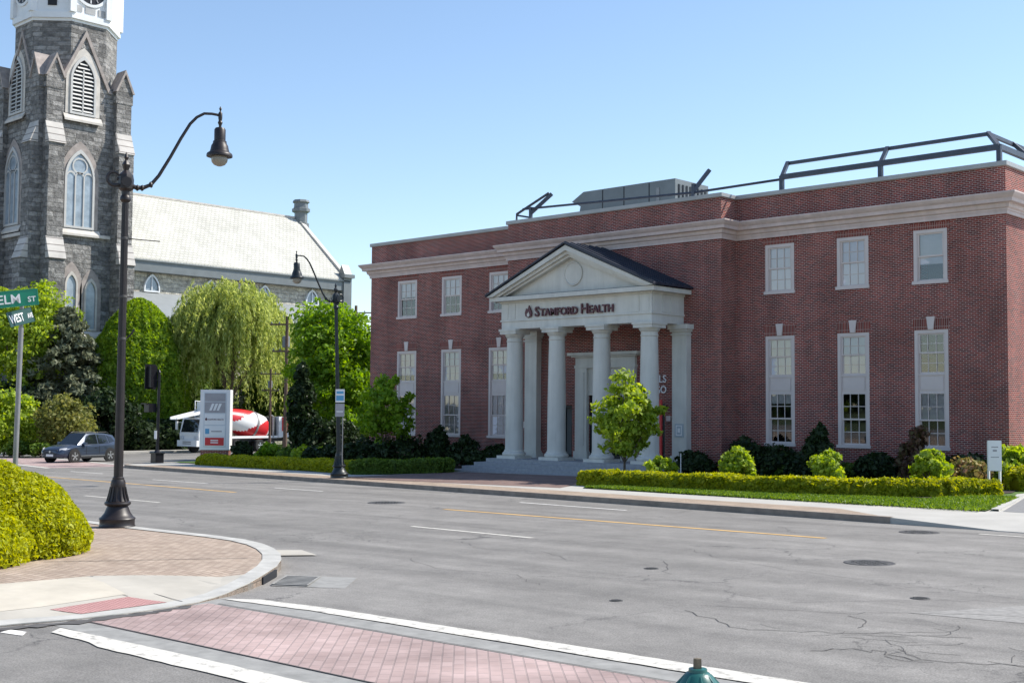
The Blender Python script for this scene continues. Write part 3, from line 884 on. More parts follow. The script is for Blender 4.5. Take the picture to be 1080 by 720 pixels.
BL_L = {0: (3.21, 2.45), 1: (3.21, 2.9), 2: (3.21, 2.25), 3: (3.21, 1.1), 4: (3.21, 1.1), 5: (3.21, 1.1)}
for k, (a, b_, s) in enumerate(WIN):
    w_ = casing(a, b_, *UZ, YW); arch(w_, a, b_, True); zm = (UZ[0] + UZ[1]) / 2
    bm_ = 'blind_pale' if k == 2 else 'blind_white'; nc = 1 if k == 2 else 3; nr = 1 if k == 2 else 2
    lo = {0: 7.2, 1: 7.2, 2: 7.9, 3: 8.3, 4: 8.2, 5: 8.0}[k]
    sash(w_, a + .16, b_ - .16, zm, UZ[1] - .13, YW + .06, nc, nr, lo, bm_)
    sash(w_, a + .16, b_ - .16, UZ[0] + .12, zm + .04, YW + .10, nc, nr, lo, bm_)
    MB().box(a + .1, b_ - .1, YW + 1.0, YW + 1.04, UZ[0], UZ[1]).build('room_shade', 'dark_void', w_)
    w_ = casing(a, b_, *LZ, YW); arch(w_, a, b_, False)
    # upper pair, spandrel panel, lower pair
    z1, z2, z3, z4, z5, z6 = LZ[0] + .12, 2.13, 3.17, 3.86, 4.6, LZ[1] - .13
    up = {0: 3.9, 1: 3.9, 2: 9, 3: 4.2, 4: 3.9, 5: 4.2}[k]
    sash(w_, a + .16, b_ - .16, z5, z6, YW + .06, 3, 2 if k != 0 else 2, up, 'blind_pale'); sash(w_, a + .16, b_ - .16, z4, z5 + .04, YW + .10, 3, 2, up, 'blind_pale')
    m_ = MB(); m_.box(a + .13, b_ - .13, YW + .07, YW + .17, z3, z4); m_.box(a + .22, b_ - .22, YW + .05, YW + .07, z3 + .1, z4 - .1); m_.box(a + .1, b_ - .1, YW + .03, YW + .16, z4 - .06, z4 - .005); m_.build('spandrel_panel', 'frame_paint', w_)
    lw = {0: 2.75, 1: 3.17, 2: 2.2, 3: 1.1, 4: 1.15, 5: 1.1}[k]; bm2 = 'blind_white' if s == 'l' else 'blind_pale'
    sash(w_, a + .16, b_ - .16, z2, z3, YW + .06, 3, 2, lw, bm2); sash(w_, a + .16, b_ - .16, z1, z2 + .04, YW + .10, 3, 2, lw, bm2)
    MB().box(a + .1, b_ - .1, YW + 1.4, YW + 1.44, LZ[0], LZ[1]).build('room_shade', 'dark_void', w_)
    c = (a + b_) / 2
    MB().extr([(c - .10, YW - .05, 5.48), (c + .10, YW - .05, 5.48), (c + .16, YW - .05, 5.95), (c - .16, YW - .05, 5.95)], (0, .06, 0)).build('keystone', 'frame_paint', w_)

# ---- portico
PY = 40.35                                           # face of the frieze
PXL, PXR = -38.28, -29.88
ER = YC
ent = MB()


def uframe(mb_, o, z0, z1):                          # beam around three sides, o = how far it stands out
    for x0, x1, y0, y1 in ((PXL - o, PXR + o, PY - o, PY + .75 - o * 0), (PXL - o, PXL + .75, PY + .75, ER), (PXR - .75, PXR + o, PY + .75, ER)): mb_.box(x0, x1, y0, y1, z0, z1)


uframe(ent, -.03, 6.02, 6.36); uframe(ent, .02, 6.362, 6.44); uframe(ent, -.02, 6.442, 7.18); uframe(ent, .04, 7.182, 7.26)
ent.build('entablature', 'portico_paint', bld)
MB().box(PXL + .7, PXR - .7, PY + .7, YC - .01, 6.3, 6.34).build('ceiling', 'portico_paint', bld)
# shallow pilaster strips on the frieze
for x in (PXL + .08, PXL + .52, PXR - 1.0, PXR - .5):
    MB().box(x, x + .35, PY - .0, PY + .05, 6.46, 7.16).build('frieze_panel', 'portico_paint', bld)
for y in (PY + .15, PY + .75, PY + 1.3): MB().box(PXR - .05, PXR + .0, y, y + .38, 6.46, 7.16).build('frieze_panel', 'portico_paint', bld)
# horizontal cornice, raking cornices and tympanum
mb = MB(); o = .36
for x0, x1, y0, y1 in ((PXL - o, PXR + o, PY - o, PY + .2), (PXL - o, PXL + .3, PY + .2, ER), (PXR - .3, PXR + o, PY + .2, ER)): mb.box(x0, x1, y0, y1, 7.262, 7.44)
mb.build('portico_cornice', 'portico_paint', bld)
AX, AZT = -34.08, 9.47
EX0, EX1, EZ = PXL - .46, PXR + .46, 7.46
MB().extr([(PXL, PY + .06, 7.44), (PXR, PY + .06, 7.44), (AX, PY + .06, AZT - .35)], (0, .2, 0)).build('pediment', 'portico_paint', bld)
mb = MB()
for xe in (EX0, EX1):
    s = 1 if xe < AX else -1
    for (yo, t0, t1) in ((PY - .50, -.02, .20), (PY - .36, .20, .34), (PY - .22, .34, .46)):
        mb.extr([(xe + s * .02, yo, EZ - t1 * .0 + .0), (AX, yo, AZT - t0 - .05), (AX, yo, AZT - t1 - .05), (xe + s * (t1 * 1.9), yo, EZ)], (0, PY + .12 - yo, 0))
mb.build('raking_cornice', 'portico_paint', bld)
mb = MB(); mb.lathe([(.52, .01), (.52, .05), (.47, .06), (.44, .02), (.02, .02)], 40, (AX, PY + .06, 8.26), (0, -1, 0)); mb.build('roundel', 'portico_paint', bld, smooth=30)
# standing seam roof
mb = MB()
for xe in (EX0, EX1):
    mb.extr([(xe, PY - .56, EZ + .02), (AX, PY - .56, AZT + .02), (AX, PY - .56, AZT + .10), (xe, PY - .56, EZ + .10)], (0, ER - PY + .55, 0))
mb.build('portico_roof', 'roof_dark', bld)
mb = MB()
for xe in (EX0, EX1):
    for i in range(8):
        y = PY - .5 + i * .42
        mb.bar((xe, y, EZ + .12), (AX, y, AZT + .12), .03, .05)
mb.build('roof_seam', 'roof_dark', bld)
mb = MB(); mb.bar((EX1, PY - .575, EZ + .07), (AX, PY - .575, AZT + .07), .03, .06); mb.bar((EX0, PY - .575, EZ + .07), (AX, PY - .575, AZT + .07), .03, .06)
mb.build('drip_edge', 'roof_dark', bld)
# dark drip line under the pediment
MB().box(PXL - .34, PXR + .34, PY - .345, PY + .05, 7.442, 7.462).build('flashing', 'roof_dark', bld)
CX = [-37.72, -35.24, -32.46, -30.25]; CX = [-37.74, -35.24, -32.74, -30.26]
CYc = PY + .36
prof = [(.66, .0), (.66, .10), (.70, .13), (.70, .2), (.64, .27), (.555, .30), (.545, .34), (.53, .36)]
H0, H1 = .27, 6.02
for x in CX:
    mb = MB()
    mb.lathe([(r, z + .12) for r, z in ((.49, 0), (.53, .05), (.53, .12), (.48, .17), (.45, .19), (.445, .25), (.41, .27), (.405, .4))] +
             [(.405 - .055 * (t ** 1.8), .52 + t * 4.65) for t in [i / 10 for i in range(11)]] +
             [(.375, 5.2), (.375, 5.24), (.35, 5.25), (.35, 5.36), (.38, 5.38), (.43, 5.46), (.45, 5.52)], 36, (x, CYc, H0))
    mb.box(x - .55, x + .55, CYc - .55, CYc + .55, H0, H0 + .13); mb.box(x - .48, x + .48, CYc - .48, CYc + .48, H0 + 5.52, H0 + 5.655); mb.box(x - .52, x + .52, CYc - .52, CYc + .52, H0 + 5.655, H1 - .002)
    mb.build('column', 'portico_paint', bld, smooth=35)
for x in (-38.2, -29.9):
    mb = MB(); y0, y1 = YC - .34, YC - .001
    PW = .36; mb.box(x - PW, x + PW, y0, y1, H0 + .3, H0 + 5.3)
    for o_, a, c in ((.16, 0, .14), (.12, .142, .22), (.06, .222, .298)): mb.box(x - PW - o_, x + PW + o_, y0 - o_, y1, H0 + a, H0 + c)
    for o_, a, c in ((.05, 5.302, 5.36), (.0, 5.362, 5.44), (.07, 5.442, 5.54), (.14, 5.542, 5.742)): mb.box(x - PW - o_, x + PW + o_, y0 - o_, y1, H0 + a, H0 + c)
    mb.build('pilaster', 'portico_paint', bld)
# steps
mb = MB()
for i, (e, z) in enumerate(((0, H0), (.38, H0 - .17), (.76, H0 - .34), (1.14, H0 - .51))):
    mb.box(PXL - .45 - e, PXR + .45 + e, PY - .42 - e, YC - .002, -1.2, z)
mb.build('steps', 'granite_step', bld)
# entrance with its white surround
mb = MB(); y = YC
for a, b_ in ((-35.66, -35.0), (-33.0, -32.34)):
    mb.box(a, b_, y - .18, y, H0, 4.3); mb.box(a - .06, b_ + .06, y - .22, y, H0, H0 + .35); mb.box(a + .14, b_ - .14, y - .205, y - .18, H0 + .6, 4.1)
mb.box(-35.7, -32.3, y - .2, y, 4.302, 4.42); mb.box(-35.66, -32.34, y - .16, y, 4.422, 4.78); mb.box(-35.8, -32.2, y - .3, y, 4.782, 4.85); mb.box(-35.95, -32.05, y - .42, y, 4.852, 4.98)
mb.box(-35.0, -33.0, y - .05, y + .02, 3.1, 4.3); mb.box(-34.8, -33.2, y - .08, y - .05, 3.3, 4.15)
mb.build('door_surround', 'portico_paint', bld)
for (a, b_, c, d), mt in zip(DOORS, ('glass', 'glass', 'glass')):
    dm = MB(); y = YC + .08
    dm.box(a, a + .1, y, y + .08, c, d); dm.box(b_ - .1, b_, y, y + .08, c, d); dm.box(a + .1, b_ - .1, y, y + .08, d - .12, d); dm.box(a + .1, b_ - .1, y, y + .08, c, c + .2)
    if b_ - a > 1.5: dm.box((a + b_) / 2 - .07, (a + b_) / 2 + .07, y, y + .08, c + .2, d - .12)
    else: dm.box((a + b_) / 2 - .05, (a + b_) / 2 + .05, y, y + .08, c + .2, d - .12)
    dr_ = dm.build('door', 'door_frame_dark', bld)
    MB().face([(a + .1, y + .04, c + .2), (b_ - .1, y + .04, c + .2), (b_ - .1, y + .04, d - .12), (a + .1, y + .04, d - .12)]).build('glass', mt, dr_)
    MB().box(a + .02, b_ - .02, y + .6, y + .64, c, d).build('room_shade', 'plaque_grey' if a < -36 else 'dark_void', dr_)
    hm = MB(); hm.tube([((a + b_) / 2 - .12, y - .03, c + .9), ((a + b_) / 2 - .12, y - .03, c + 1.4)], .015, 6); hm.build('handle', 'galv', dr_)
mb = MB()
for x, z in ((-30.62, 2.0),): mb.box(x - .1, x + .1, YC - .12, YC - .001, z, z + .22)
mb.box(-38.9, -38.76, YC - .1, YC - .002, 1.6, 1.9)
mb.build('wall_box', 'frame_paint', bld)
mb = MB(); mb.lathe([(.13, 0), (.13, .08), (.07, .1), (.07, .18)], 12, (-36.5 - 2.05, YC, .95), (0, -1, 0)); mb.build('siamese_valve', 'iron_black', bld)

# ---- lettering on the building
sg = thing('wall_sign', 'dark maroon raised capitals reading Stamford Health with a flame emblem on the portico frieze', 'sign', (-34.1, PY, 6.6))
mb = MB(); x = 0
for wd in (('S', 'TAMFORD'), ('H', 'EALTH')):
    for i, s in enumerate(wd):
        q = text_mb(s, .62 if i == 0 else .47, .035, 1.0, .010); lo, hi = bounds(q)
        q.v = [(v[0] + x - lo[0], v[1], v[2]) for v in q.v]; x += hi[0] - lo[0] + (.05 if i == 0 else .20); join(mb, q)
lo, hi = bounds(mb); sc = 4.36 / (hi[0] - lo[0])
mb.v = [((v[0] - lo[0]) * sc, v[1] * min(sc, 1.12), v[2]) for v in mb.v]
onto(mb, (-36.18, PY - .045, 6.52), (1, 0, 0)); mb.build('letters', 'letter_maroon', sg)
fl = [(0, 0), (.17, .06), (.21, .22), (.13, .38), (.04, .56), (.0, .44), (-.05, .36), (-.12, .42), (-.19, .24), (-.16, .08)]
mb = MB(); mb.extr([(-36.56 + x * 1.0, PY - .08, 6.47 + z * 1.0) for x, z in fl], (0, .06, 0)); em = mb.build('emblem', 'letter_maroon', sg)
mb = MB(); mb.extr([(-36.55 + x * .38, PY - .09, 6.51 + z * .42) for x, z in fl], (0, .012, 0)); mb.build('emblem_core', 'portico_paint', em)
ws = thing('wall_sign', 'white capitals reading Wells Fargo on the shaded brick behind the columns', 'sign', (-31.3, YC, 3.6))
mb = MB()
for s, z in (('WELLS', 3.63), ('FARGO', 3.18)):
    q = text_mb(s, .44, .02, 1.0, .006); lo, hi = bounds(q); k = 1.27 / (hi[0] - lo[0]); q.v = [((v[0] - lo[0]) * k, v[1], v[2]) for v in q.v]
    join(mb, onto(q, (-32.04, YC - .03, z), (1, 0, 0)))
mb.build('letters', 'letter_white', ws)
rb = thing('wall_banner', 'narrow upright red banner on the wall beside the right pilaster', 'banner', (-30.92, YC, 1.6))
MB().box(-30.86, -30.74, YC - .42, YC - .36, .5, 2.9).build('banner_panel', 'red', rb)
MB().box(-30.86, -30.74, YC - .36, YC - .0, 2.6, 2.64).build('bracket', 'iron_black', rb)
pq = thing('wall_plaque', 'small square pale plaque with a symbol on the right portico pilaster', 'plaque', (-29.9, YC - .34, 2.0))
MB().box(-30.10, -29.68, YC - .38, YC - .341, 1.35, 1.9).build('plate', 'plaque_grey', pq)
mb = MB()
for a, b_, c, d in ((-30.04, -29.74, 1.80, 1.84), (-30.04, -29.74, 1.42, 1.46), (-30.04, -30.00, 1.46, 1.80), (-29.78, -29.74, 1.46, 1.80), (-29.95, -29.83, 1.54, 1.72)): mb.box(a, b_, YC - .386, YC - .379, c, d)
mb.build('symbol', 'sign_white', pq)

# ---- on the roof
ac = thing('rooftop_air_handler', 'long dark grey air handling unit on the office roof', 'air handler', (-38.7, 50.5, 10.7))
mb = MB(); mb.extr([(-42.2, 50, 10.95), (-35.6, 50, 10.95), (-35.6, 50, 13.95), (-41.5, 50, 13.95), (-42.3, 50, 13.5), (-41.7, 50, 13.2)], (0, 2.9, 0)); mb.build('casing', 'ac_grey', ac)
for x in (-40.2, -38.8, -37.2): MB().box(x - .02, x + .02, 49.98, 50.0, 11, 13.9).build('panel_seam', 'iron_black', ac)
for k in range(8): MB().box(-35.6, -35.57, 50.25 + k * .33, 50.4 + k * .33, 11.6, 13.7).build('louver', 'iron_black', ac)
MB().box(-36.75, -36.55, 49.97, 50.0, 12.9, 13.6).build('access_panel', 'galv', ac)
mb = MB()
for x in (-41.5, -36): mb.box(x - .1, x + .1, 50.2, 52.7, 10.705, 10.95)
mb.build('base_rail', 'iron_black', ac)
rl = thing('roof_rail', 'dark steel rail of sloping frames standing on the right wing parapet', 'railing', (-21.5, 44.0, 11.39))
mb = MB(); mb.bar((-26.05, 44.0, 11.95), (-17.2, 44.0, 11.95), .17, .2); mb.bar((-17.2, 44.0, 11.95), (-17.2, 52, 11.95), .17, .2); mb.build('lower_rail', 'rail_steel', rl)
mb = MB(); mb.bar((-26.3, 44.9, 12.68), (-17.95, 44.9, 12.68), .13, .13); mb.bar((-17.95, 44.9, 12.68), (-17.95, 52, 12.68), .13, .13); mb.build('upper_rail', 'rail_steel', rl)
for x, y, x2, y2 in ((-26.05, 44.0, -26.3, 44.9), (-21.75, 44.0, -21.9, 44.9), (-17.2, 44.0, -17.95, 44.9), (-17.2, 47.2, -17.95, 47.2), (-17.2, 50.5, -17.95, 50.5)):
    mb = MB(); mb.bar((x, y, 11.2), (x, y, 12.0), .16); mb.bar((x, y, 11.95), (x2, y2, 12.72), .14); mb.build('post', 'rail_steel', rl)
rl = thing('roof_rail', 'thin dark steel rail with raised end struts on the middle parapet before the air handler', 'railing', (-34, 43.0, 11.39))
mb = MB(); mb.tube([(-39.5, 43.1, 11.95), (-29.7, 43.1, 11.62), (-26.1, 43.98, 11.86)], .055, 6); mb.build('lower_rail', 'rail_steel', rl)
for x0, x1 in ((-39.0, -38.2), (-29.75, -29.35)):
    mb = MB(); mb.bar((x0, 43.1, 11.2), (x0, 43.1, 12.0), .13); mb.bar((x0, 43.1, 11.7), (x1, 43.7, 12.62), .16); mb.build('post', 'rail_steel', rl)
mb = MB(); mb.tube([(-39.9, 43.1, 11.3), (-39.9, 43.1, 11.75), (-38.3, 43.6, 12.66)], .06, 6); mb.tube([(-39.9, 43.1, 11.7), (-39.0, 43.1, 11.5)], .05, 6); mb.build('end_strut', 'rail_steel', rl)
# ================================================================== STONE CHURCH
bricks('slab_stone', (.56, .53, .50), (.50, .48, .455), (.22, .20, .19), 9.0, .62, .05, dirt=.2, big=.8)
chu = thing('stone_church', 'grey stone church with gabled clock tower and long pale slate nave roof', 'church', (-108.8, 55.6, -1.3))
TX0, TX1, TY0, TY1 = -113.1, -104.6, 51.7, 60.0       # tower body
TC = ((TX0 + TX1) / 2, (TY0 + TY1) / 2)


def ogive(c, hw, z0, zs, n=7):                        # pointed arch outline (u, z): centre, half width, sill, spring
    r = 2 * hw; L = []
    for i in range(n + 1):
        a = math.radians(60) * i / n; L.append((c + hw - r + r * math.cos(a), zs + r * math.sin(a)))
    Rr = L[:]; left = [(2 * c - u, z) for u, z in L[::-1]][1:]
    return [(c - hw, z0), (c + hw, z0)] + Rr + left[:-0 or None]


def stretch(o, zs, k): return [(u, zs + (z - zs) * k if z > zs else z) for u, z in o]


FX = lambda u, z, d=0: (TX1 + d, u, z)               # east face, towards the street with the truck
FY_ = lambda u, z, d=0: (u, TY0 - d, z)              # south face
body = MB()
body.box(TX0 + .5, TX1 - .0, TY0 + .0, TY1, -1.6, 32.0)
# gable of each face
for F, c, s in ((FX, 55.6, 1), (FY_, -109.0, 1)):
    g = [F(c - 2.22, 32.0, .0), F(c + 2.22, 32.0, .0), F(c, 36.7, .0)]
    body.extr(g, (-1.2, 0, 0) if F is FX else (0, 1.2, 0))
# octagon stage
ro = 4.52
octp = [(TC[0] + ro * math.cos(R_(22.5 + 45 * k)), TC[1] + ro * math.sin(R_(22.5 + 45 * k))) for k in range(8)]
body.extr([(x, y, 31) for x, y in octp], (0, 0, 6.7))
body.build('tower', 'grey_stone', chu)
# corner buttresses in stages, with sloping weatherings
for (cx, cy, dirs) in ((TX1, TY0, ((1, 0), (0, -1))), (TX1, TY1, ((1, 0),)), (TX0, TY0, ((0, -1),))):
    for dx, dy in dirs:
        mb = MB()
        for z0, z1, pr in ((-1.6, 15.6, 1.75), (15.6, 26.0, 1.15), (26.0, 32.2, .5)):
            hw = .75
            if dx:
                a = cy if cy == TY0 else cy - 2 * hw
                y0, y1 = a - .0, a + 2 * hw
                mb.box(cx - .2, cx + pr, y0, y1, z0, z1)
                nx = {1.75: 1.15, 1.15: .5, .5: .5}[pr]
                wt = MB()
                if pr > .6: wt.extr([(cx + pr + .12, y0 - .06, z1 - .1), (cx + nx - .02, y0 - .06, z1 + 1.9), (cx + nx - .02, y0 - .06, z1 - .1)], (0, 2 * hw + .12, 0)).build('weathering', 'slab_stone', chu)
            else:
                a = cx - 2 * hw if cx == TX1 else cx
                x0, x1 = a, a + 2 * hw
                mb.box(x0, x1, cy - pr, cy + .2, z0, z1)
                nx = {1.75: 1.15, 1.15: .5, .5: .5}[pr]
                wt = MB()
                if pr > .6: wt.extr([(x0 - .06, cy - pr - .12, z1 - .1), (x0 - .06, cy - nx + .02, z1 + 1.9), (x0 - .06, cy - nx + .02, z1 - .1)], (2 * hw + .12, 0, 0)).build('weathering', 'slab_stone', chu)
        mb.build('buttress', 'grey_stone', chu)
# small gablets on the buttress heads
mb = MB(); cp = MB()


def gablet(F, c, hw, z0, z1, d, dep):
    g = [F(c - hw, z0, d), F(c + hw, z0, d), F(c, z1, d)]
    mb.extr(g, (-dep, 0, 0) if F is FX else (0, dep, 0))
    mb.extr([F(c - hw, z0 - 1.3, d), F(c + hw, z0 - 1.3, d), F(c + hw, z0, d), F(c - hw, z0, d)], (-dep, 0, 0) if F is FX else (0, dep, 0))
    rake(F, c, hw, z0, z1, d, .22, dep); mb.build('gablet', 'grey_stone', chu); mb.v = []; mb.f = []


def rake(F, c, hw, z0, z1, d, t, dep):
    for s in (-1, 1):
        e = (c + s * (hw + .12), z0 - .25); k = t * 1.25
        cp.extr([F(e[0], e[1], d + .14), F(c, z1 + .12, d + .14), F(c, z1 + .12 - k * 1.5, d + .14), F(e[0] - s * k * .75, e[1], d + .14)], (-dep - .14, 0, 0) if F is FX else (0, dep + .14, 0))
    cp.build('gable_coping', 'brownstone', chu); cp.v = []; cp.f = []


gablet(FX, TY0 + .75, .85, 32.2, 34.0, .55, 1.5); gablet(FX, TY1 - .75, .85, 32.0, 33.8, .55, 1.5)
gablet(FY_, TX1 - .75, .85, 32.2, 34.0, .55, 1.5); gablet(FY_, TX0 + .75, .85, 32.2, 34.0, .55, 1.5)
rake(FX, 55.5, 2.55, 31.7, 36.8, .02, .34, 1.25); rake(FY_, -109.0, 2.55, 31.7, 36.9, .02, .34, 1.25)


def lancet(F, c, hw, z0, zs, k, glass, mull, tracery=False, louv=False, rim=.2, rimmat='pale_stone'):
    o = stretch(ogive(c, hw, z0, zs), zs, k); inn = stretch(ogive(c, hw - rim, z0 + rim, zs), zs, k)
    D = lambda a: (-a, 0, 0) if F is FX else (0, a, 0)
    m_ = MB(); n = len(o)
    if len(inn) != n: raise ValueError
    for i in range(n):
        j = (i + 1) % n
        m_.face([F(*o[i], .16), F(*o[j], .16), F(*inn[j], .16), F(*inn[i], .16)]); m_.face([F(*o[i], .16), F(*o[i], -.05), F(*o[j], -.05), F(*o[j], .16)]); m_.face([F(*inn[i], .16), F(*inn[j], .16), F(*inn[j], .02), F(*inn[i], .02)])
    w_ = m_.build('window', 'church_frame' if louv or mull else rimmat, chu)
    MB().face([F(u, z, .03) for u, z in inn]).build('louver_back' if louv else 'pane', 'dark_void' if louv else glass, w_)
    iw = hw - rim
    if mull:
        m_ = MB()
        for i in range(1, mull):
            u = c - iw + 2 * iw * i / mull; m_.extr([F(u - .06, z0 + rim, .12), F(u + .06, z0 + rim, .12), F(u + .06, zs + (iw * .9 * k if mull == 2 else .2), .12), F(u - .06, zs + (iw * .9 * k if mull == 2 else .2), .12)], D(.1))
        if tracery:
            for i in range(mull):
                u = c - iw + 2 * iw * (i + .5) / mull; h_ = iw / mull
                for q in range(6):
                    a0, a1 = PI * q / 6, PI * (q + 1) / 6
                    m_.face([F(u + h_ * math.cos(a0), zs - .1 + h_ * 1.3 * math.sin(a0), .1), F(u + h_ * 1.15 * math.cos(a0), zs - .1 + h_ * 1.6 * math.sin(a0) + .05, .1), F(u + h_ * 1.15 * math.cos(a1), zs - .1 + h_ * 1.6 * math.sin(a1) + .05, .1), F(u + h_ * math.cos(a1), zs - .1 + h_ * 1.3 * math.sin(a1), .1)])
            rr = iw * .5; cz = zs + iw * .85 * k
            for q in range(14):
                a0, a1 = 2 * PI * q / 14, 2 * PI * (q + 1) / 14
                m_.face([F(c + rr * math.cos(a0), cz + rr * math.sin(a0), .1), F(c + rr * 1.22 * math.cos(a0), cz + rr * 1.22 * math.sin(a0), .1), F(c + rr * 1.22 * math.cos(a1), cz + rr * 1.22 * math.sin(a1), .1), F(c + rr * math.cos(a1), cz + rr * math.sin(a1), .1)])
        m_.build('mullion', 'church_frame', w_)
    if louv:
        m_ = MB(); z = z0 + rim + .1
        top = zs + 1.6 * iw * k
        while z < top:
            q = 1 if z < zs else max(.1, 1 - ((z - zs) / (1.75 * iw * k)) ** 1.4)
            m_.extr([F(c - iw * q, z, .12), F(c + iw * q, z, .12), F(c + iw * q, z + .14, .02), F(c - iw * q, z + .14, .02)], (0, 0, .04)); z += .36
        m_.build('louver', 'louver', w_)
    # stone surround
    s_ = MB(); oo = stretch(ogive(c, hw + .42, z0, zs), zs, k)
    for i in range(1, n):
        j = (i + 1) % n
        if i == n - 1: j = 0
        s_.face([F(*oo[i], .05), F(*oo[j], .05), F(*o[j], .05), F(*o[i], .05)])
    s_.build('window_surround', 'brownstone' if not louv else 'pale_stone', chu)
    s_ = MB(); s_.extr([F(c - hw - .6, z0 - .05, .05), F(c + hw + .6, z0 - .05, .05), F(c + hw + .6, z0 - .5, .35), F(c - hw - .6, z0 - .5, .35)], (0, 0, -.2)); s_.build('sill', 'pale_stone', chu)
    return w_


lancet(FX, 55.35, 1.25, 29.0, 32.2, 1.05, 'dark_void', 2, louv=True); lancet(FY_, -109.9, 1.25, 29.3, 32.5, 1.05, 'dark_void', 2, louv=True)
lancet(FX, 55.25, 1.45, 18.6, 23.2, 1.05, 'church_glass', 3, tracery=True); lancet(FY_, -110.2, 1.5, 19.0, 23.6, 1.05, 'church_glass', 3, tracery=True)
for c, z0, zs in ((54.7, 10.0, 13.4), (56.6, 9.4, 12.9)): lancet(FX, c, .62, z0, zs, 1.2, 'church_glass', 0, rim=.16)
mb = MB()
mb.box(TX1 - .02, TX1 + .28, 53.3, 58.3, 17.9, 18.2); mb.box(-112.3, -106.2, TY0 - .28, TY0 + .02, 17.9, 18.2)
mb.build('string_course', 'pale_stone', chu)
# white clock stage
ro2 = 5.15
o2 = lambda r: [(TC[0] + r * math.cos(R_(22.5 + 45 * k)), TC[1] + r * math.sin(R_(22.5 + 45 * k))) for k in range(8)]
mb = MB()
for r, z0, z1 in ((4.6, 37.5, 37.75), (4.82, 37.751, 38.3), (4.62, 38.301, 44), (4.9, 44.001, 44.5)): mb.extr([(x, y, z0) for x, y in o2(r)], (0, 0, z1 - z0))
mb.extr([(x, y, 44.5) for x, y in o2(4.2)], (0, 0, 3))
for x, y in o2(4.64): mb.box(x - .3, x + .3, y - .3, y + .3, 38.3, 44)
mb.build('clock_stage', 'belfry_white', chu)
MB().lathe([(4.9, 47.5), (3.2, 52), (1.4, 62), (.05, 74)], 8, (TC[0], TC[1], 0)).build('spire', 'coping_metal', chu)
ap = 4.62 * math.cos(R_(22.5))
for ax_, cx_, cy_ in (((1, 0, 0), TC[0] + ap, TC[1]), ((0, -1, 0), TC[0], TC[1] - ap)):
    mb = MB(); mb.lathe([(1.75, 0), (1.75, .12), (1.5, .14), (1.5, .05)], 36, (cx_, cy_, 40.9), ax_); cl = mb.build('clock', 'belfry_white', chu, smooth=30)
    mb = MB(); mb.lathe([(1.48, .0), (1.48, .07), (.02, .08)], 36, (cx_, cy_, 40.9), ax_); mb.build('clock_face', 'iron_black', cl, smooth=30)
    mb = MB()
    for k in range(12):
        a = PI * k / 6; ca, sa = math.cos(a), math.sin(a)
        if ax_[0]: mb.bar((cx_ + .1, cy_ + ca * 1.1, 40.9 + sa * 1.1), (cx_ + .1, cy_ + ca * 1.4, 40.9 + sa * 1.4), .1, .03)
        else: mb.bar((cx_ + ca * 1.1, cy_ - .1, 40.9 + sa * 1.1), (cx_ + ca * 1.4, cy_ - .1, 40.9 + sa * 1.4), .1, .03)
    if ax_[0]: mb.bar((cx_ + .11, cy_, 40.9), (cx_ + .11, cy_ + .7, 41.3), .12, .03); mb.bar((cx_ + .11, cy_, 40.9), (cx_ + .11, cy_ - .3, 42.0), .1, .03)
    else: mb.bar((cx_, cy_ - .11, 40.9), (cx_ + .7, cy_ - .11, 41.3), .12, .03); mb.bar((cx_, cy_ - .11, 40.9), (cx_ - .3, cy_ - .11, 42.0), .1, .03)
    mb.build('clock_hand', 'belfry_white', cl)
x_, y_ = [(a + b_) / 2 for a, b_ in zip(o2(4.62)[6], o2(4.62)[7])]
mb = MB(); c_ = Vector((x_, y_, 38.9)); tdir = Vector((1, 1, 0)).normalized(); nd = Vector((1, -1, 0)).normalized()
mb.extr([c_ + tdir * a - nd * .05 + Vector((0, 0, z)) for a, z in ((-.4, 0), (.4, 0), (.4, 2.2), (-.4, 2.2))], nd * .15); mb.build('clock_stage_window', 'dark_void', chu)
# trim panels under the dial
mb = MB()
for yy in (-1.3, 0, 1.3): mb.box(TC[0] + ap + .0, TC[0] + ap + .06, TC[1] + yy - .5, TC[1] + yy + .5, 38.5, 39.1)
mb.build('clock_stage_panel', 'coping_metal', chu)

for o in chu.children: o.location = (-.45, -.4, 0)
# nave
NX, RX, NY0, NY1, EZ_, RZ_ = -106.6, -115.5, 59.5, 87.3, 16.75, 24.25
W2 = RX - (NX - RX)
mb = MB(); mb.box(W2 + .5, NX - .5, NY0, NY1 - .3, -1.6, 16.5); mb.extr([(W2 + .4, NY1 - .7, 16.3), (NX - .4, NY1 - .7, 16.3), (RX, NY1 - .7, RZ_ - .2)], (0, .5, 0)); mb.build('nave_wall', 'aisle_stone', chu)
mb = MB(); mb.extr([(NX + .3, NY0, EZ_ - .25), (RX, NY0, RZ_), (RX, NY0, RZ_ + .25), (NX + .3, NY0, EZ_)], (0, NY1 - NY0, 0)); mb.extr([(W2 - .3, NY0, EZ_ - .25), (RX, NY0, RZ_), (RX, NY0, RZ_ + .25), (W2 - .3, NY0, EZ_)], (0, NY1 - NY0, 0)); mb.build('nave_roof', 'slate_roof', chu)
mb = MB(); mb.box(NX - .45, NX + .35, NY0, NY1 + .3, 15.5, 16.48); mb.box(NX - .3, NX + .5, NY0, NY1 + .3, 16.482, 16.6); mb.build('eaves_shadow_band', 'ac_grey', chu)  # gutter band; its dark grey also paints in the eaves' shadow
mb = MB(); mb.bar((RX, NY1 + .05, RZ_ + .2), (NX + .35, NY1 + .05, EZ_ + .0), .5, .45); mb.bar((RX, NY0, RZ_ + .3), (RX, NY1, RZ_ + .3), .25, .2); mb.build('roof_coping', 'pale_stone', chu)
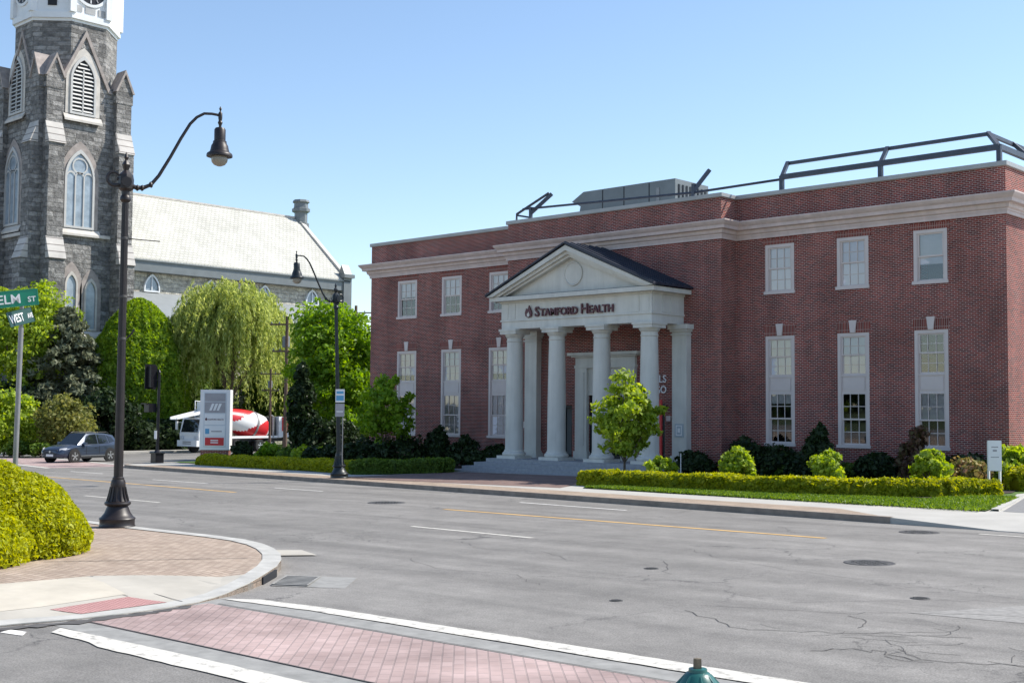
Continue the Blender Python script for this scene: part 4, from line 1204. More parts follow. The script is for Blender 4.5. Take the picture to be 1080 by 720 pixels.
mb = MB(); mb.lathe([(.95, 0), (.95, 1.0), (.75, 1.1), (.75, 2.2), (1.05, 2.35), (1.05, 2.7), (.85, 2.8), (.8, 3.3), (1.0, 3.45), (.9, 3.7), (.6, 3.72)], 8, (RX + .3, NY1 + .3, 22.9)); mb.build('chimney', 'ac_grey', chu)
mb = MB(); mb.box(NX - .7, NX + .5, NY1 - .6, NY1 + .5, 12.5, 16.9); mb.box(NX - .85, NX + .8, NY1 - .75, NY1 + .7, 16.9, 17.3); mb.extr([(NX - .6, NY1 - .5, 17.3), (NX + .5, NY1 - .5, 17.3), (NX - .1, NY1 - .5, 18.4)], (0, 1, 0)); mb.build('corner_pinnacle', 'ac_grey', chu)
# clerestory windows: small pointed openings in white frames
FN = lambda u, z, d=0: (NX - .5 + d, u, z)
FXs, FX = FX, FN
for y in (63.6, 70.2, 76.8, 83.0):
    o = stretch(ogive(y, .85, 13.6, 13.9), 13.9, 1.0); i_ = stretch(ogive(y, .72, 13.75, 13.9), 13.9, 1.0)
    m_ = MB()
    for k in range(len(o)):
        j = (k + 1) % len(o); m_.face([FN(*o[k], .25), FN(*o[j], .25), FN(*i_[j], .25), FN(*i_[k], .25)]); m_.face([FN(*o[k], .25), FN(*o[k], 0), FN(*o[j], 0), FN(*o[j], .25)])
    w_ = m_.build('clerestory_window', 'belfry_white', chu); MB().face([FN(u, z, .1) for u, z in i_]).build('pane', 'church_glass', w_)
    m_ = MB(); m_.extr([FN(y - .05, 13.8, .2), FN(y + .05, 13.8, .2), FN(y + .05, 15.2, .2), FN(y - .05, 15.2, .2)], (-.05, 0, 0)); m_.build('mullion', 'belfry_white', w_)
FX = FXs
mb = MB(); mb.extr([(NX - .4, 60.3, 13.3), (-100.8, 60.3, 10.3), (-100.8, 60.3, 10.55), (NX - .4, 60.3, 13.55)], (0, 26.3, 0)); mb.build('aisle_roof', 'aisle_roof', chu)
mb = MB(); mb.box(NX - .2, -101.1, 60.4, 86.4, -1.6, 10.25); mb.build('aisle_wall', 'aisle_stone', chu)
MB().box(-101.1, -100.6, 60.3, 86.6, 9.9, 10.28).build('aisle_gutter', 'ac_grey', chu)
# ================================================================== STREET FURNITURE
def street_lamp(label, mat):
    """pole at the origin, arm towards +x"""
    t = thing('street_lamp', label, 'street lamp', (0, 0, 0), 0, 'gooseneck lamps along the street')
    mb = MB(); mb.lathe([(.37, 0), (.375, .03), (.36, .05), (.36, .16), (.375, .18), (.365, .2), (.33, .22), (.27, .30), (.23, .40), (.21, .44), (.26, .47), (.275, .50), (.265, .53), (.22, .55), (.19, .62), (.165, .72), (.15, .84), (.155, .87), (.15, .95), (.13, 1.0)], 28)
    for k in range(14):
        a = 2 * PI * k / 14; mb.tube([(.225 * math.cos(a), .225 * math.sin(a), .55), (.18 * math.cos(a), .18 * math.sin(a), .72), (.155 * math.cos(a), .155 * math.sin(a), .85)], .014, 5)
    mb.build('base', mat, t, smooth=40)
    mb = MB(); mb.lathe([(.105, .98), (.12, 1.0), (.12, 1.04), (.094, 1.06), (.088, 2.5), (.064, 6.9), (.085, 6.92), (.115, 6.96), (.115, 7.0), (.10, 7.04), (.085, 7.06), (.085, 7.15)], 16)
    for k in range(12):
        a = 2 * PI * k / 12; mb.tube([(.090 * math.cos(a), .090 * math.sin(a), 1.06), (.063 * math.cos(a), .063 * math.sin(a), 6.88)], .007, 4)
    mb.build('pole', mat, t, smooth=35)
    mb = MB(); mb.lathe([(.10, 7.15), (.16, 7.2), (.17, 7.4), (.15, 7.5), (.09, 7.56), (.05, 7.6), (.07, 7.66), (.09, 7.72), (.06, 7.78), (.03, 7.82), (.05, 7.88), (.03, 7.95), (.005, 8.0)], 8)
    mb.lathe([(.11, -.19), (.11, .19)], 8, (0, 0, 7.33), (0, 1, 0)); mb.build('hub', mat, t, smooth=30)
    mb = MB(); sp = []
    for k in range(15):
        a = PI * (1.5 - k / 14 * 1.55); r = .16 - .004 * k; sp.append((-.24 + r * math.cos(a) * 1.0, 0, 7.42 + r * math.sin(a)))
    mb.tube([(-.12, 0, 7.28)] + sp, [.045] + [.04 - .0015 * k for k in range(15)], 7)
    mb.lathe([(.01, -.06), (.055, 0), (.01, .06)], 8, sp[-1], (0, 1, 0)); mb.build('scroll', mat, t, smooth=40)
    mb = MB()
    mb.tube([(.1, 0, 7.28), (.22, 0, 7.24), (.36, 0, 7.25), (.52, 0, 7.33), (.68, 0, 7.54), (.91, 0, 7.96), (1.13, 0, 8.40), (1.32, 0, 8.74), (1.46, 0, 8.90), (1.62, 0, 9.0), (1.79, 0, 9.01), (1.90, 0, 9.0), (1.99, 0, 8.98)], [.05, .05, .045, .04, .037, .035, .034, .033, .032, .031, .03, .03, .03], 9)
    for x, z in ((.24, 7.24), (.34, 7.245), (.52, 7.33)): mb.lathe([(.05, -.03), (.072, 0), (.05, .03)], 10, (x, 0, z), (1, 0, .25 if x > .4 else 0))
    mb.build('arm', mat, t, smooth=50)
    X = 1.97
    mb = MB(); mb.lathe([(.01, 8.98), (.03, 8.93), (.012, 8.88), (.045, 8.83), (.045, 8.72), (.035, 8.66), (.055, 8.62), (.03, 8.56), (.03, 8.52), (.10, 8.50), (.125, 8.46), (.125, 8.22), (.15, 8.2), (.15, 8.16), (.185, 8.10), (.20, 8.02), (.215, 7.97), (.27, 7.93), (.285, 7.90), (.285, 7.86), (.24, 7.855), (.18, 7.86)], 22, (X, 0, .21)); mb.build('lamp_head', mat, t, smooth=35)
    mb = MB(); mb.lathe([(.17, 7.86), (.185, 7.80), (.17, 7.74), (.12, 7.68), (.05, 7.65), (.005, 7.645)], 18, (X, 0, .21)); mb.build('globe', 'lamp_globe', t, smooth=50)
    return t


lp = street_lamp('tall dark brown gooseneck street lamp with scroll finial at the near brick corner', 'lamp_paint')
mb = MB()
for z, r in ((6.1, .07), (4.85, .076), (3.95, .081)): MB().lathe([(r, 0), (r + .01, .01), (r + .01, .05), (r, .06)], 14, (0, 0, z)).build('clamp_band', 'iron_cover', lp, smooth=30)
mb = MB(); mb.tube([(.09, 0, 6.13), (.74, 0, 6.11)], .012, 6); mb.tube([(.09, 0, 4.88), (.2, 0, 4.88)], .012, 6); mb.tube([(.1, 0, 4.0), (.2, 0, 4.1), (.25, 0, 4.2)], .02, 6); mb.build('banner_rod', 'lamp_paint', lp)
lp2 = dup(lp, 'slimmer far street lamp carrying two small signs, between the lit hedge and the shaded hedge', (-38.4, 31.3, G(-38.4) + .14), R_(-90), .965)
for o in lp2.children:
    if o.name.startswith('banner_rod') or o.name.startswith('clamp'): bpy.data.objects.remove(o)
for o in lp2.children:
    if not o.name.startswith('globe'): o.material_slots[0].link = 'OBJECT'; o.material_slots[0].material = MATS['lamp_green']
lp2.rotation_euler = (.0255, .024, R_(-90))
lp.location = (-24.05, 13.62, G(-24.05) + .14); lp.rotation_euler = (0, 0, R_(66)); lp.scale = (1.0,) * 3
# signs and conduit on the far lamp
zb = G(-38.4) + .14
ps = thing('parking_sign', 'blue and white parking sign strapped to the far street lamp above a grey one', 'sign', (-38.4, 31.3, zb + 3.0))
nx = Vector((.66, -.75, 0)); tx = Vector((.75, .66, 0)); c0 = Vector((-38.4, 31.3, 0)) + nx * .14
def plate(z0, z1, w_, th=.006, c=c0): return MB().extr([c - tx * w_ / 2 + Vector((0, 0, z0)), c + tx * w_ / 2 + Vector((0, 0, z0)), c + tx * w_ / 2 + Vector((0, 0, z1)), c - tx * w_ / 2 + Vector((0, 0, z1))], nx * th)
plate(zb + 2.98, zb + 3.5, .36).build('plate', 'sign_white', ps)
plate(zb + 3.05, zb + 3.25, .3, .004, c0 + nx * .007).build('blue_band', 'sign_blue', ps)
plate(zb + 3.32, zb + 3.42, .28, .004, c0 + nx * .007).build('upper_band', 'sign_blue', ps)
MB().lathe([(.11, 0), (.13, .01), (.13, .05), (.11, .06)], 12, (-38.4, 31.3, zb + 3.2)).build('strap', 'galv', ps)
ps = thing('parking_sign', 'plain grey sign strapped to the far street lamp under a blue and white one', 'sign', (-38.4, 31.3, zb + 2.4))
plate(zb + 2.42, zb + 2.93, .36).build('plate', 'sign_grey', ps)
plate(zb + 2.6, zb + 2.64, .26, .004, c0 + nx * .007).build('band', 'sign_white', ps)
MB().lathe([(.11, 0), (.13, .01), (.13, .05), (.11, .06)], 12, (-38.4, 31.3, zb + 2.7)).build('strap', 'galv', ps)
mb = MB(); q = c0 + tx * .12; mb.tube([(q.x, q.y, zb + .4), (q.x, q.y, zb + 2.4)], .022, 7); mb.lathe([(.05, 0), (.05, .06), (.03, .08)], 8, (q.x, q.y, zb + .38)); tag(mb.build('conduit', 'galv'), 'thin grey conduit running up the far street lamp under its signs', 'conduit')

# street name signs at the near corner
px_, py_ = -21.05, 9.93
pz_ = G(px_)
sp_ = thing('street_name_sign', 'green street name plates ELM ST and WEST AVE on a post in the hedge', 'street sign', (px_, py_, pz_))
top = Vector((px_ + .11, py_ - .0, 3.74)); mb = MB(); mb.tube([(px_, py_, pz_ - .1), tuple(top)], .044, 10); mb.build('post', 'galv', sp_, smooth=40)
mb = MB(); mb.tube([tuple(top + Vector((0, 0, .0))), tuple(top + Vector((.01, 0, .62)))], .035, 8); mb.build('bracket', 'galv', sp_)


def name_plate(word, suf, left, ux, uz, L, Hh, mat):
    ux = Vector(ux).normalized(); uz = (Vector(uz) - ux * Vector(uz).dot(ux)).normalized(); out = ux.cross(uz); left = Vector(left)
    m_ = MB(); m_.extr([left, left + ux * L, left + ux * L + uz * Hh, left + uz * Hh], -out * .012); p_ = m_.build('name_plate', mat, sp_)
    m_ = MB(); e = .012
    for a, b_ in (((0, 0), (L, 0)), ((L, 0), (L, Hh)), ((L, Hh), (0, Hh)), ((0, Hh), (0, 0))):
        m_.bar(left + ux * a[0] + uz * a[1] + out * .001, left + ux * b_[0] + uz * b_[1] + out * .001, .008, .008)
    m_.build('plate_edge', mat, p_)
    q = text_mb(word, Hh * .80, .002, 1.0, .003); lo, hi = bounds(q); s2 = text_mb(suf, Hh * .46, .002, 1.0, .002); l2, h2 = bounds(s2)
    wl = L * (.52 if len(word) == 3 else .56); k = wl / (hi[0] - lo[0])
    q.v = [((v[0] - lo[0]) * k + L * (.07 if len(word) == 3 else .05), v[1] - lo[1] + Hh * .20, v[2]) for v in q.v]
    k2 = L * .22 / (h2[0] - l2[0]); s2.v = [((v[0] - l2[0]) * min(1, k2) + L * .76, v[1] - l2[1] + Hh * (.22 if len(word) == 3 else .30), v[2]) for v in s2.v]
    join(q, s2); onto(q, left + out * .004, ux, uz); q.build('lettering', 'sign_white', p_)


eR = P3(41, 321, 21.5); eL = P3(-5, 325.3, 21.2); eT = P3(40.5, 304, 21.5)
name_plate('ELM', 'ST', eL, eR - eL, (eT - eR), (eR - eL).length, .275, 'sign_green')
wL = P3(11.5, 345, 21.3); wR = P3(37, 338.5, 21.75); wT = P3(8, 329, 21.3)
name_plate('WEST', 'AVE', wL, wR - wL, (wT - wL), (wR - wL).length, .255, 'sign_dark_green')

# fire hydrant at the camera's kerb
hx, hy = -4.36, 6.36; hz = G(hx) + .14
hyd = thing('fire_hydrant', 'teal green fire hydrant with rusty operating nut at the bottom edge of the picture', 'fire hydrant', (hx, hy, hz))
HH = .775
mb = MB(); mb.lathe([(.17, 0), (.17, .04), (.12, .05), (.115, .36), (.17, .37), (.175, .40), (.17, .415), (.135, .42)], 24, (hx, hy, hz)); mb.build('barrel', 'hydrant_paint', hyd, smooth=35)
mb = MB(); mb.lathe([(.175, HH - .36), (.175, HH - .335), (.155, HH - .33), (.152, HH - .27), (.142, HH - .2), (.118, HH - .14), (.085, HH - .10), (.072, HH - .085), (.058, HH - .08), (.055, HH - .06), (.03, HH - .058)], 28, (hx, hy, hz))
for k in range(8):
    a = 2 * PI * k / 8; mb.tube([(hx + .155 * math.cos(a), hy + .155 * math.sin(a), hz + HH - .28), (hx + .131 * math.cos(a), hy + .131 * math.sin(a), hz + HH - .165), (hx + .076 * math.cos(a), hy + .076 * math.sin(a), hz + HH - .1)], [.02, .017, .01], 6)
mb.build('bonnet', 'hydrant_paint', hyd, smooth=40)
MB().lathe([(.028, HH - .06), (.026, HH), (.004, HH + .002)], 5, (hx, hy, hz)).build('operating_nut', 'hydrant_rust', hyd)
for d in ((1, 0, 0), (-1, 0, 0), (0, -1, 0)):
    MB().lathe([(.07, .1), (.07, .19), (.085, .19), (.085, .24), (.03, .25), (.03, .28)], 14, (hx, hy, hz + .28), d).build('nozzle', 'hydrant_paint', hyd, smooth=35)

# traffic signal post on the far corner
tx_, ty_ = -60.15, 36.35; tz_ = G(tx_) + .14
ts = thing('traffic_signal', 'black traffic signal post with two dark signal heads on the far corner', 'traffic signal', (tx_, ty_, tz_))
mb = MB(); mb.box(tx_ - .25, tx_ + .25, ty_ - .25, ty_ + .25, tz_, tz_ + .5); mb.box(tx_ - .29, tx_ + .29, ty_ - .29, ty_ + .29, tz_ + .5, tz_ + .56); mb.lathe([(.2, .56), (.12, .7)], 8, (tx_, ty_, tz_)); mb.build('base', 'iron_black', ts)
MB().lathe([(.085, .6), (.075, 4.9), (.1, 4.92), (.06, 5.0), (.01, 5.08)], 12, (tx_, ty_, tz_)).build('post', 'iron_black', ts, smooth=40)
L_ = Vector((-.73, -.68, 0)); c = Vector((tx_, ty_, tz_)) + L_ * .38
mb = MB(); mb.box(c.x - .2, c.x + .2, c.y - .2, c.y + .2, tz_ + 4.1, tz_ + 5.25)
for k in range(3): mb.lathe([(.15, 0), (.16, .28), (.14, .28), (.13, 0)], 12, (c.x - .2, c.y, tz_ + 4.3 + k * .38), (-1, 0, 0))
mb.extr([(c.x - .19, c.y - .34, tz_ + 4.0), (c.x - .19, c.y + .34, tz_ + 4.0), (c.x - .19, c.y + .34, tz_ + 5.35), (c.x - .19, c.y - .34, tz_ + 5.35)], (.03, 0, 0)); mb.bar(c + Vector((0, 0, 4.5)), Vector((tx_, ty_, tz_ + 4.5)), .06); mb.build('signal_head', 'iron_black', ts)
c = Vector((tx_, ty_, tz_)) + L_ * .42
mb = MB(); mb.box(c.x - .24, c.x + .24, c.y - .26, c.y + .2, tz_ + 2.75, tz_ + 3.22); mb.box(c.x - .26, c.x + .26, c.y - .45, c.y - .262, tz_ + 3.18, tz_ + 3.24); mb.bar(c + Vector((0, 0, 3.0)), Vector((tx_, ty_, tz_ + 3.0)), .06); mb.build('pedestrian_head', 'iron_black', ts)
MB().box(tx_ - .16, tx_ + .08, ty_ - .12, ty_ - .1, tz_ + 1.3, tz_ + 1.75).build('push_button_plate', 'sign_white', ts)

# illuminated pylon of the office park
pyl = thing('pylon_sign', 'white freestanding tenant sign with grey header and red panel in front of the mixer truck', 'sign', (-57.4, 38.2, G(-57.4) + .14))
pb = G(-57.4) + .1
cx0, cy0 = -58.15, 37.69                               # nearest corner
face = Vector((.0, 1, 0)); face = (P3(245, 474, 67) - P3(217.5, 476, 67)); face.z = 0; face.normalize(); back = Vector((-face.y, face.x, 0))
A = Vector((cx0, cy0, 0)); LW = 1.62; DP = .62
def pbox(u0, u1, d0, d1, z0, z1):
    m_ = MB(); q = [A + face * u0 + back * d0, A + face * u1 + back * d0, A + face * u1 + back * d1, A + face * u0 + back * d1]
    return m_.extr([(p.x, p.y, z0) for p in q], (0, 0, z1 - z0))
pbox(.05, LW - .05, .05, DP - .05, pb - .3, pb + .75).build('plinth', 'brick', pyl)
pbox(0, LW, 0, DP, pb + .75, pb + 4.0).build('cabinet', 'sign_white', pyl)
z0 = pb + .75
pbox(.2, LW - .2, -.02, -.001, z0 + .15, z0 + 3.1).build('tenant_panel', 'panel_pale', pyl)
for k, (a, b_, mt, nm) in enumerate(((2.62, 3.05, 'sign_grey', 'header'), (2.0, 2.58, 'sign_grey', 'logo_panel'), (1.36, 1.94, 'sign_white', 'row_panel'), (.74, 1.30, 'sign_white', 'row_panel'), (.2, .70, 'sign_white', 'row_panel'))):
    pbox(.25, LW - .25, -.03, -.021, z0 + a, z0 + b_).build(nm, mt, pyl)
m_ = MB()
for k in range(3):
    p0 = A + face * (.5 + k * .2) - back * .04; m_.extr([p0 + Vector((0, 0, z0 + 2.12)), p0 + face * .12 + Vector((0, 0, z0 + 2.12)), p0 + face * .28 + Vector((0, 0, z0 + 2.5)), p0 + face * .14 + Vector((0, 0, z0 + 2.5))], back * .008)
m_.build('stripe_logo', 'sign_white', pyl)
pbox(.3, LW - .3, -.045, -.035, z0 + .24, z0 + .66).build('red_panel', 'red', pyl)
for a in (.36, .48): pbox(.6, LW - .6, -.052, -.047, z0 + a, z0 + a + .06).build('panel_band', 'sign_white', pyl)
pbox(.3, .52, -.04, -.032, z0 + .86, z0 + 1.14).build('blue_square', 'sign_blue', pyl)
pbox(.62, 1.2, -.04, -.032, z0 + .97, z0 + 1.03).build('row_band', 'sign_grey', pyl)
q = text_mb('STAMFORD HEALTH', .12, .004); lo, hi = bounds(q); k = .86 / (hi[0] - lo[0]); q.v = [(v[0] * k, v[1], v[2]) for v in q.v]
o_ = A + face * .42 - back * .036; onto(q, (o_.x, o_.y, z0 + 1.6), face); q.build('lettering', 'letter_maroon', pyl)
o_ = A + face * .34 - back * .036
m_ = MB(); m_.extr([o_ + face * x * .3 + Vector((0, 0, z0 + 1.58 + z * .32)) for x, z in fl], -back * .006); m_.build('emblem', 'letter_maroon', pyl)

# small white notice on two posts by the driveway
wx, wy = -14.9, 37.4; wz = G(wx) + .14
nb = thing('notice_sign', 'small white notice board on two posts at the end of the right hedge', 'sign', (wx, wy, wz))
tt = Vector((.78, .62, 0)).normalized(); oo = Vector((.62, -.78, 0)).normalized(); c = Vector((wx, wy, 0))
m_ = MB(); m_.extr([c - tt * .2 + Vector((0, 0, wz + .72)), c + tt * .2 + Vector((0, 0, wz + .72)), c + tt * .2 + Vector((0, 0, wz + 1.63)), c - tt * .2 + Vector((0, 0, wz + 1.63))], oo * .05); m_.build('board', 'sign_white', nb)
for s in (-1, 1):
    q = c + tt * .165 * s - oo * .03; MB().box(q.x - .03, q.x + .03, q.y - .03, q.y + .03, wz - .1, wz + 1.6).build('post', 'sign_white', nb)
m_ = MB()
for z, a, h in ((1.42, .1, .03), (1.3, .06, .06), (1.12, .12, .025)): m_.extr([c - tt * a + oo * .052 + Vector((0, 0, wz + z)), c + tt * a + oo * .052 + Vector((0, 0, wz + z)), c + tt * a + oo * .052 + Vector((0, 0, wz + z + h)), c - tt * a + oo * .052 + Vector((0, 0, wz + z + h))], oo * .002)
m_.build('notice_mark', 'sign_grey', nb)
q = P3(718, 500, 49); tag(MB().tube([(q.x, q.y, G(q.x)), (q.x, q.y, G(q.x) + 1.1)], .018, 6).build('marker_stake', 'sign_white'), 'thin pale marker stake standing in the right hedge', 'stake')

# utility poles and wires
def upole(x, y, h, label, arms, r=.16):
    z = G(x); t_ = thing('utility_pole', label, 'utility pole', (x, y, z))
    MB().tube([(x, y, z - .2), (x, y, z + h)], [r, r * .7], 9).build('pole', 'pole_wood', t_, smooth=40)
    for zz, w_ in arms:
        m_ = MB(); d = Vector((.78, .62, 0)) * w_; m_.bar((x - d.x, y - d.y, z + zz), (x + d.x, y + d.y, z + zz), .1, .12); m_.build('crossarm', 'pole_wood', t_)
        for q in (-.9, -.45, .45, .9): MB().lathe([(.03, .05), (.06, .1), (.04, .2), (.01, .22)], 7, (x + d.x * q, y + d.y * q, z + zz)).build('insulator', 'ac_grey', t_)
    return t_


u1 = upole(-75.1, 56.0, 10.2, 'weathered wooden utility pole behind the mixer truck', ((9.6, 1.3), (7.6, 1.1)))
MB().lathe([(.25, 0), (.28, .05), (.28, .8), (.2, .86)], 12, (-75.45, 56.2, 7.0)).build('transformer', 'ac_grey', u1)
tag(dup(u1, 'thin second wooden pole just left of the utility pole behind the mixer truck', (-76.6, 55.7, G(-76.6)), 0, .62), None, None)
u2 = upole(-92.7, 77.3, 13.6, 'distant utility pole with crossarm beside the left edge of the office', ((12.9, 1.9), (12.0, 1.5)), .2)
def wire(a, b_, sag, label):
    a = Vector(a); b_ = Vector(b_); L = [a.lerp(b_, t / 12) - Vector((0, 0, sag * 4 * (t / 12) * (1 - t / 12))) for t in range(13)]
    tag(MB().tube(L, .022, 4).build('overhead_wire', 'wire'), label, 'wire')
wire((-75.1, 56, 8.7), (-92.7, 77.3, 11.8), .5, 'upper overhead wire strung between the two utility poles')
wire((-75.1, 56, 6.6), (-92.7, 77.3, 10.8), .5, 'lower overhead wire strung between the two utility poles')
wire((-74.9, 56, 5.8), (-51.15, 52, 6.4), .5, 'service wire from the wooden utility pole to the office side')

# black fence at the church corner
fn = thing('picket_fence', 'low black picket fence under the clipped round evergreen', 'fence', (-88.2, 45, G(-88)))
p0 = Vector((-90.0, 43.6, 0)); p1 = Vector((-87.4, 60, 0)); m_ = MB(); n_ = 70
for k in range(n_ + 1):
    p = p0.lerp(p1, k / n_); m_.box(p.x - .03, p.x + .03, p.y - .06, p.y + .06, G(p.x) + .15, G(p.x) + 1.5)
m_.build('picket', 'fence_black', fn)
m_ = MB()
for z in (.35, 1.35): m_.bar((p0.x, p0.y, G(p0.x) + .14 + z), (p1.x, p1.y, G(p1.x) + .14 + z), .06, .08)
m_.build('rail', 'fence_black', fn)
hr = thing('handrail', 'pale stair handrail among the shrubs left of the car', 'handrail', (-88, 41.3, G(-88)))
for k in range(2):
    m_ = MB(); d = Vector((.8, -.5, 0)) * .5 * k; m_.tube([(-90.2 + d.x, 42.3 + d.y, .1), (-90.2 + d.x, 42.3 + d.y, 1.3), (-86.8 + d.x, 41.6 + d.y, .1), (-86.8 + d.x, 41.6 + d.y, -.9)], .035, 6); m_.build('rail', 'galv', hr)

# ================================================================== VEHICLES
def wheel(parent, x, y, r, wd, out, rimr=.68, name='wheel'):
    t_ = MB(); s = 1 if out > 0 else -1
    t_.lathe([(r * .66, -wd / 2), (r * .93, -wd / 2), (r, -wd * .36), (r, wd * .36), (r * .93, wd / 2), (r * .66, wd / 2)], 26, (x, y, r), (0, s, 0)); w_ = t_.build(name, 'rubber', parent, smooth=40)
    m_ = MB(); m_.lathe([(r * rimr, wd * .40), (r * rimr, wd * .5), (r * (rimr - .06), wd * .5), (r * (rimr - .1), wd * .36)], 26, (x, y, r), (0, s, 0))
    for k in range(5):
        a = 2 * PI * k / 5 + .3
        for da in (-.13, .13):
            m_.bar((x + r * .1 * math.cos(a), y + s * wd * .47, r + r * .1 * math.sin(a)), (x + r * (rimr - .04) * math.cos(a + da), y + s * wd * .45, r + r * (rimr - .04) * math.sin(a + da)), r * .085, .04)
    m_.lathe([(r * .16, wd * .36), (r * .16, wd * .5), (r * .1, wd * .52)], 10, (x, y, r), (0, s, 0)); m_.build('rim', 'alloy', w_)
    m_ = MB(); m_.lathe([(r * .62, wd * .3), (r * .02, wd * .31)], 20, (x, y, r), (0, s, 0)); m_.build('hub_well', 'black_plastic', w_)


car = thing('parked_car', 'dark blue compact SUV waiting at the mouth of the side street', 'car', (0, 0, 0))
# x forward, y left; half sections: list of (y, z) from sill to centre top
ST = [(-2.22, .80, .42, .92, .98), (-2.12, .86, .33, .98, 1.02), (-1.8, .91, .27, .99, 1.06), (-1.0, .925, .24, .97, 1.04), (0, .925, .24, .93, 1.0), (.7, .925, .24, .92, .99), (1.0, .92, .24, .93, 1.01), (1.5, .90, .25, .86, .97), (1.9, .86, .27, .78, .89), (2.12, .78, .30, .70, .80), (2.24, .62, .34, .60, .66)]
def sec(x, w_, zb, zs, zt): return [(x, -w_ * .9, zb), (x, -w_, zb + .16), (x, -w_, (zb + zs) / 2), (x, -w_ * .985, zs - .05), (x, -w_ * .90, zs + .02), (x, -w_ * .5, zt - .005), (x, 0, zt), (x, w_ * .5, zt - .005), (x, w_ * .90, zs + .02), (x, w_ * .985, zs - .05), (x, w_, (zb + zs) / 2), (x, w_, zb + .16), (x, w_ * .9, zb)]
MB().loft([sec(*s) for s in ST]).build('body', 'car_paint', car, smooth=38)
RO = [(-2.12, .66, 1.0, .70, 1.02), (-1.75, .70, 1.0, .62, 1.50), (-1.2, .72, .98, .60, 1.60), (-.3, .73, .96, .60, 1.645), (.25, .73, .95, .59, 1.60), (.98, .74, .96, .72, .985)]
def csec(x, wb, zb, wt, zt):
    k = 1.16; return [(x, -wb * k, zb), (x, -(wb * k * .45 + wt * .55), zb + (zt - zb) * .55), (x, -wt, zt - .04 * (zt - zb)), (x, -wt * .6, zt), (x, wt * .6, zt), (x, wt, zt - .04 * (zt - zb)), (x, wb * k * .45 + wt * .55, zb + (zt - zb) * .55), (x, wb * k, zb)]
MB().loft([csec(*s) for s in RO]).build('cabin', 'car_paint', car, smooth=30)
def cab_pt(x, s, t_, out=.012):                       # point on the cabin side
    for a, b_ in zip(RO, RO[1:]):
        if a[0] <= x <= b_[0]:
            q = (x - a[0]) / (b_[0] - a[0]); wb, zb, wt, zt = [a[i] + (b_[i] - a[i]) * q for i in (1, 2, 3, 4)]
            P0 = Vector((x, wb * 1.16, zb)); P1 = Vector((x, wb * 1.16 * .45 + wt * .55, zb + (zt - zb) * .55)); P2 = Vector((x, wt, zt - .04 * (zt - zb)))
            p = P0.lerp(P1, t_ / .55) if t_ < .55 else P1.lerp(P2, (t_ - .55) / .45)
            return Vector((p.x, s * (p.y + out), p.z + .004))
for s in (-1, 1):
    for pts in (([(-.42, .08), (.05, .08), (.62, .08), (.62, .2), (.30, .84), (.05, .88), (-.42, .88)]), ([(-1.28, .1), (-.5, .08), (-.5, .88), (-1.18, .86)]), ([(-1.78, .3), (-1.36, .12), (-1.26, .84), (-1.6, .72)])):
        pp = [cab_pt(x, s, t_) for x, t_ in pts]
        MB().extr(pp, (0, -s * .01, 0)).build('side_window', 'car_glass', car)
    for xw in (1.35, -1.33): MB().lathe([(.43, 0), (.43, .02), (.37, .024)], 24, (xw, s * .905, .37), (0, s, 0)).build('wheel_arch', 'black_plastic', car)
    MB().box(-.9, .92, s * .93 - .012, s * .93 + .012, .25, .36).build('sill', 'black_plastic', car)
    MB().box(-.9, .9, s * .94 - .006, s * .94 + .006, .37, .395).build('sill_strip', 'alloy', car)
    m_ = MB(); m_.extr([(.55, s * .86, .98), (.72, s * .86, .98), (.70, s * .86, 1.12), (.58, s * .86, 1.12)], (0, s * .2, 0)); m_.build('mirror', 'car_paint', car)
    m_ = MB(); m_.extr([(1.92, s * .84, .70), (2.16, s * .60, .66), (2.15, s * .60, .78), (1.82, s * .84, .83)], (.02, s * .02, .01)); m_.build('headlight', 'lens', car)
    m_ = MB(); m_.extr([(-2.16, s * .88, .9), (-1.9, s * .92, .9), (-1.85, s * .90, 1.02), (-2.15, s * .80, 1.02)], (0, s * .012, 0)); m_.build('tail_light', 'tail_lens', car)
    m_ = MB()
    for x in (-.48, .5): m_.box(x - .006, x + .006, s * .928 - .004, s * .928 + .004, .42, .92)
    m_.box(-1.2, .7, s * .93 - .004, s * .93 + .004, .64, .652); m_.build('door_gap', 'black_plastic', car)
    m_ = MB()
    for x in (-.35, -1.1): m_.box(x, x + .2, s * .935 - .015, s * .935 + .015, .80, .83)
    m_.build('door_handle', 'car_paint', car)
    m_ = MB(); m_.tube([(-1.5, s * .56, 1.6), (-1.3, s * .57, 1.66), (.1, s * .56, 1.67), (.25, s * .55, 1.61)], .018, 6); m_.build('roof_bar', 'black_plastic', car)
    for x in (1.35, -1.33): wheel(car, x, s * .83, .36, .23, s)
ws_ = [(.97, -.70, 1.0), (.97, .70, 1.0), (.30, .56, 1.575), (.30, -.56, 1.575)]
MB().extr([Vector(p) + Vector((.012, 0, .012)) for p in ws_], (-.01, 0, -.01)).build('windscreen', 'car_glass', car)
MB().extr([(-2.10, -.6, 1.06), (-2.10, .6, 1.06), (-1.80, .52, 1.46), (-1.80, -.52, 1.46)], (-.012, 0, .01)).build('rear_window', 'car_glass', car)
m_ = MB(); m_.extr([(2.235, -.42, .42), (2.235, .42, .42), (2.215, .56, .66), (2.18, .5, .72), (2.18, -.5, .72), (2.215, -.56, .66)], (.025, 0, 0)); gr = m_.build('grille', 'black_plastic', car)
MB().lathe([(.06, 0), (.06, .01)], 14, (2.262, 0, .61), (1, 0, 0)).build('badge', 'alloy', gr)
MB().box(2.255, 2.27, -.26, .26, .36, .48).build('number_plate', 'sign_white', car)
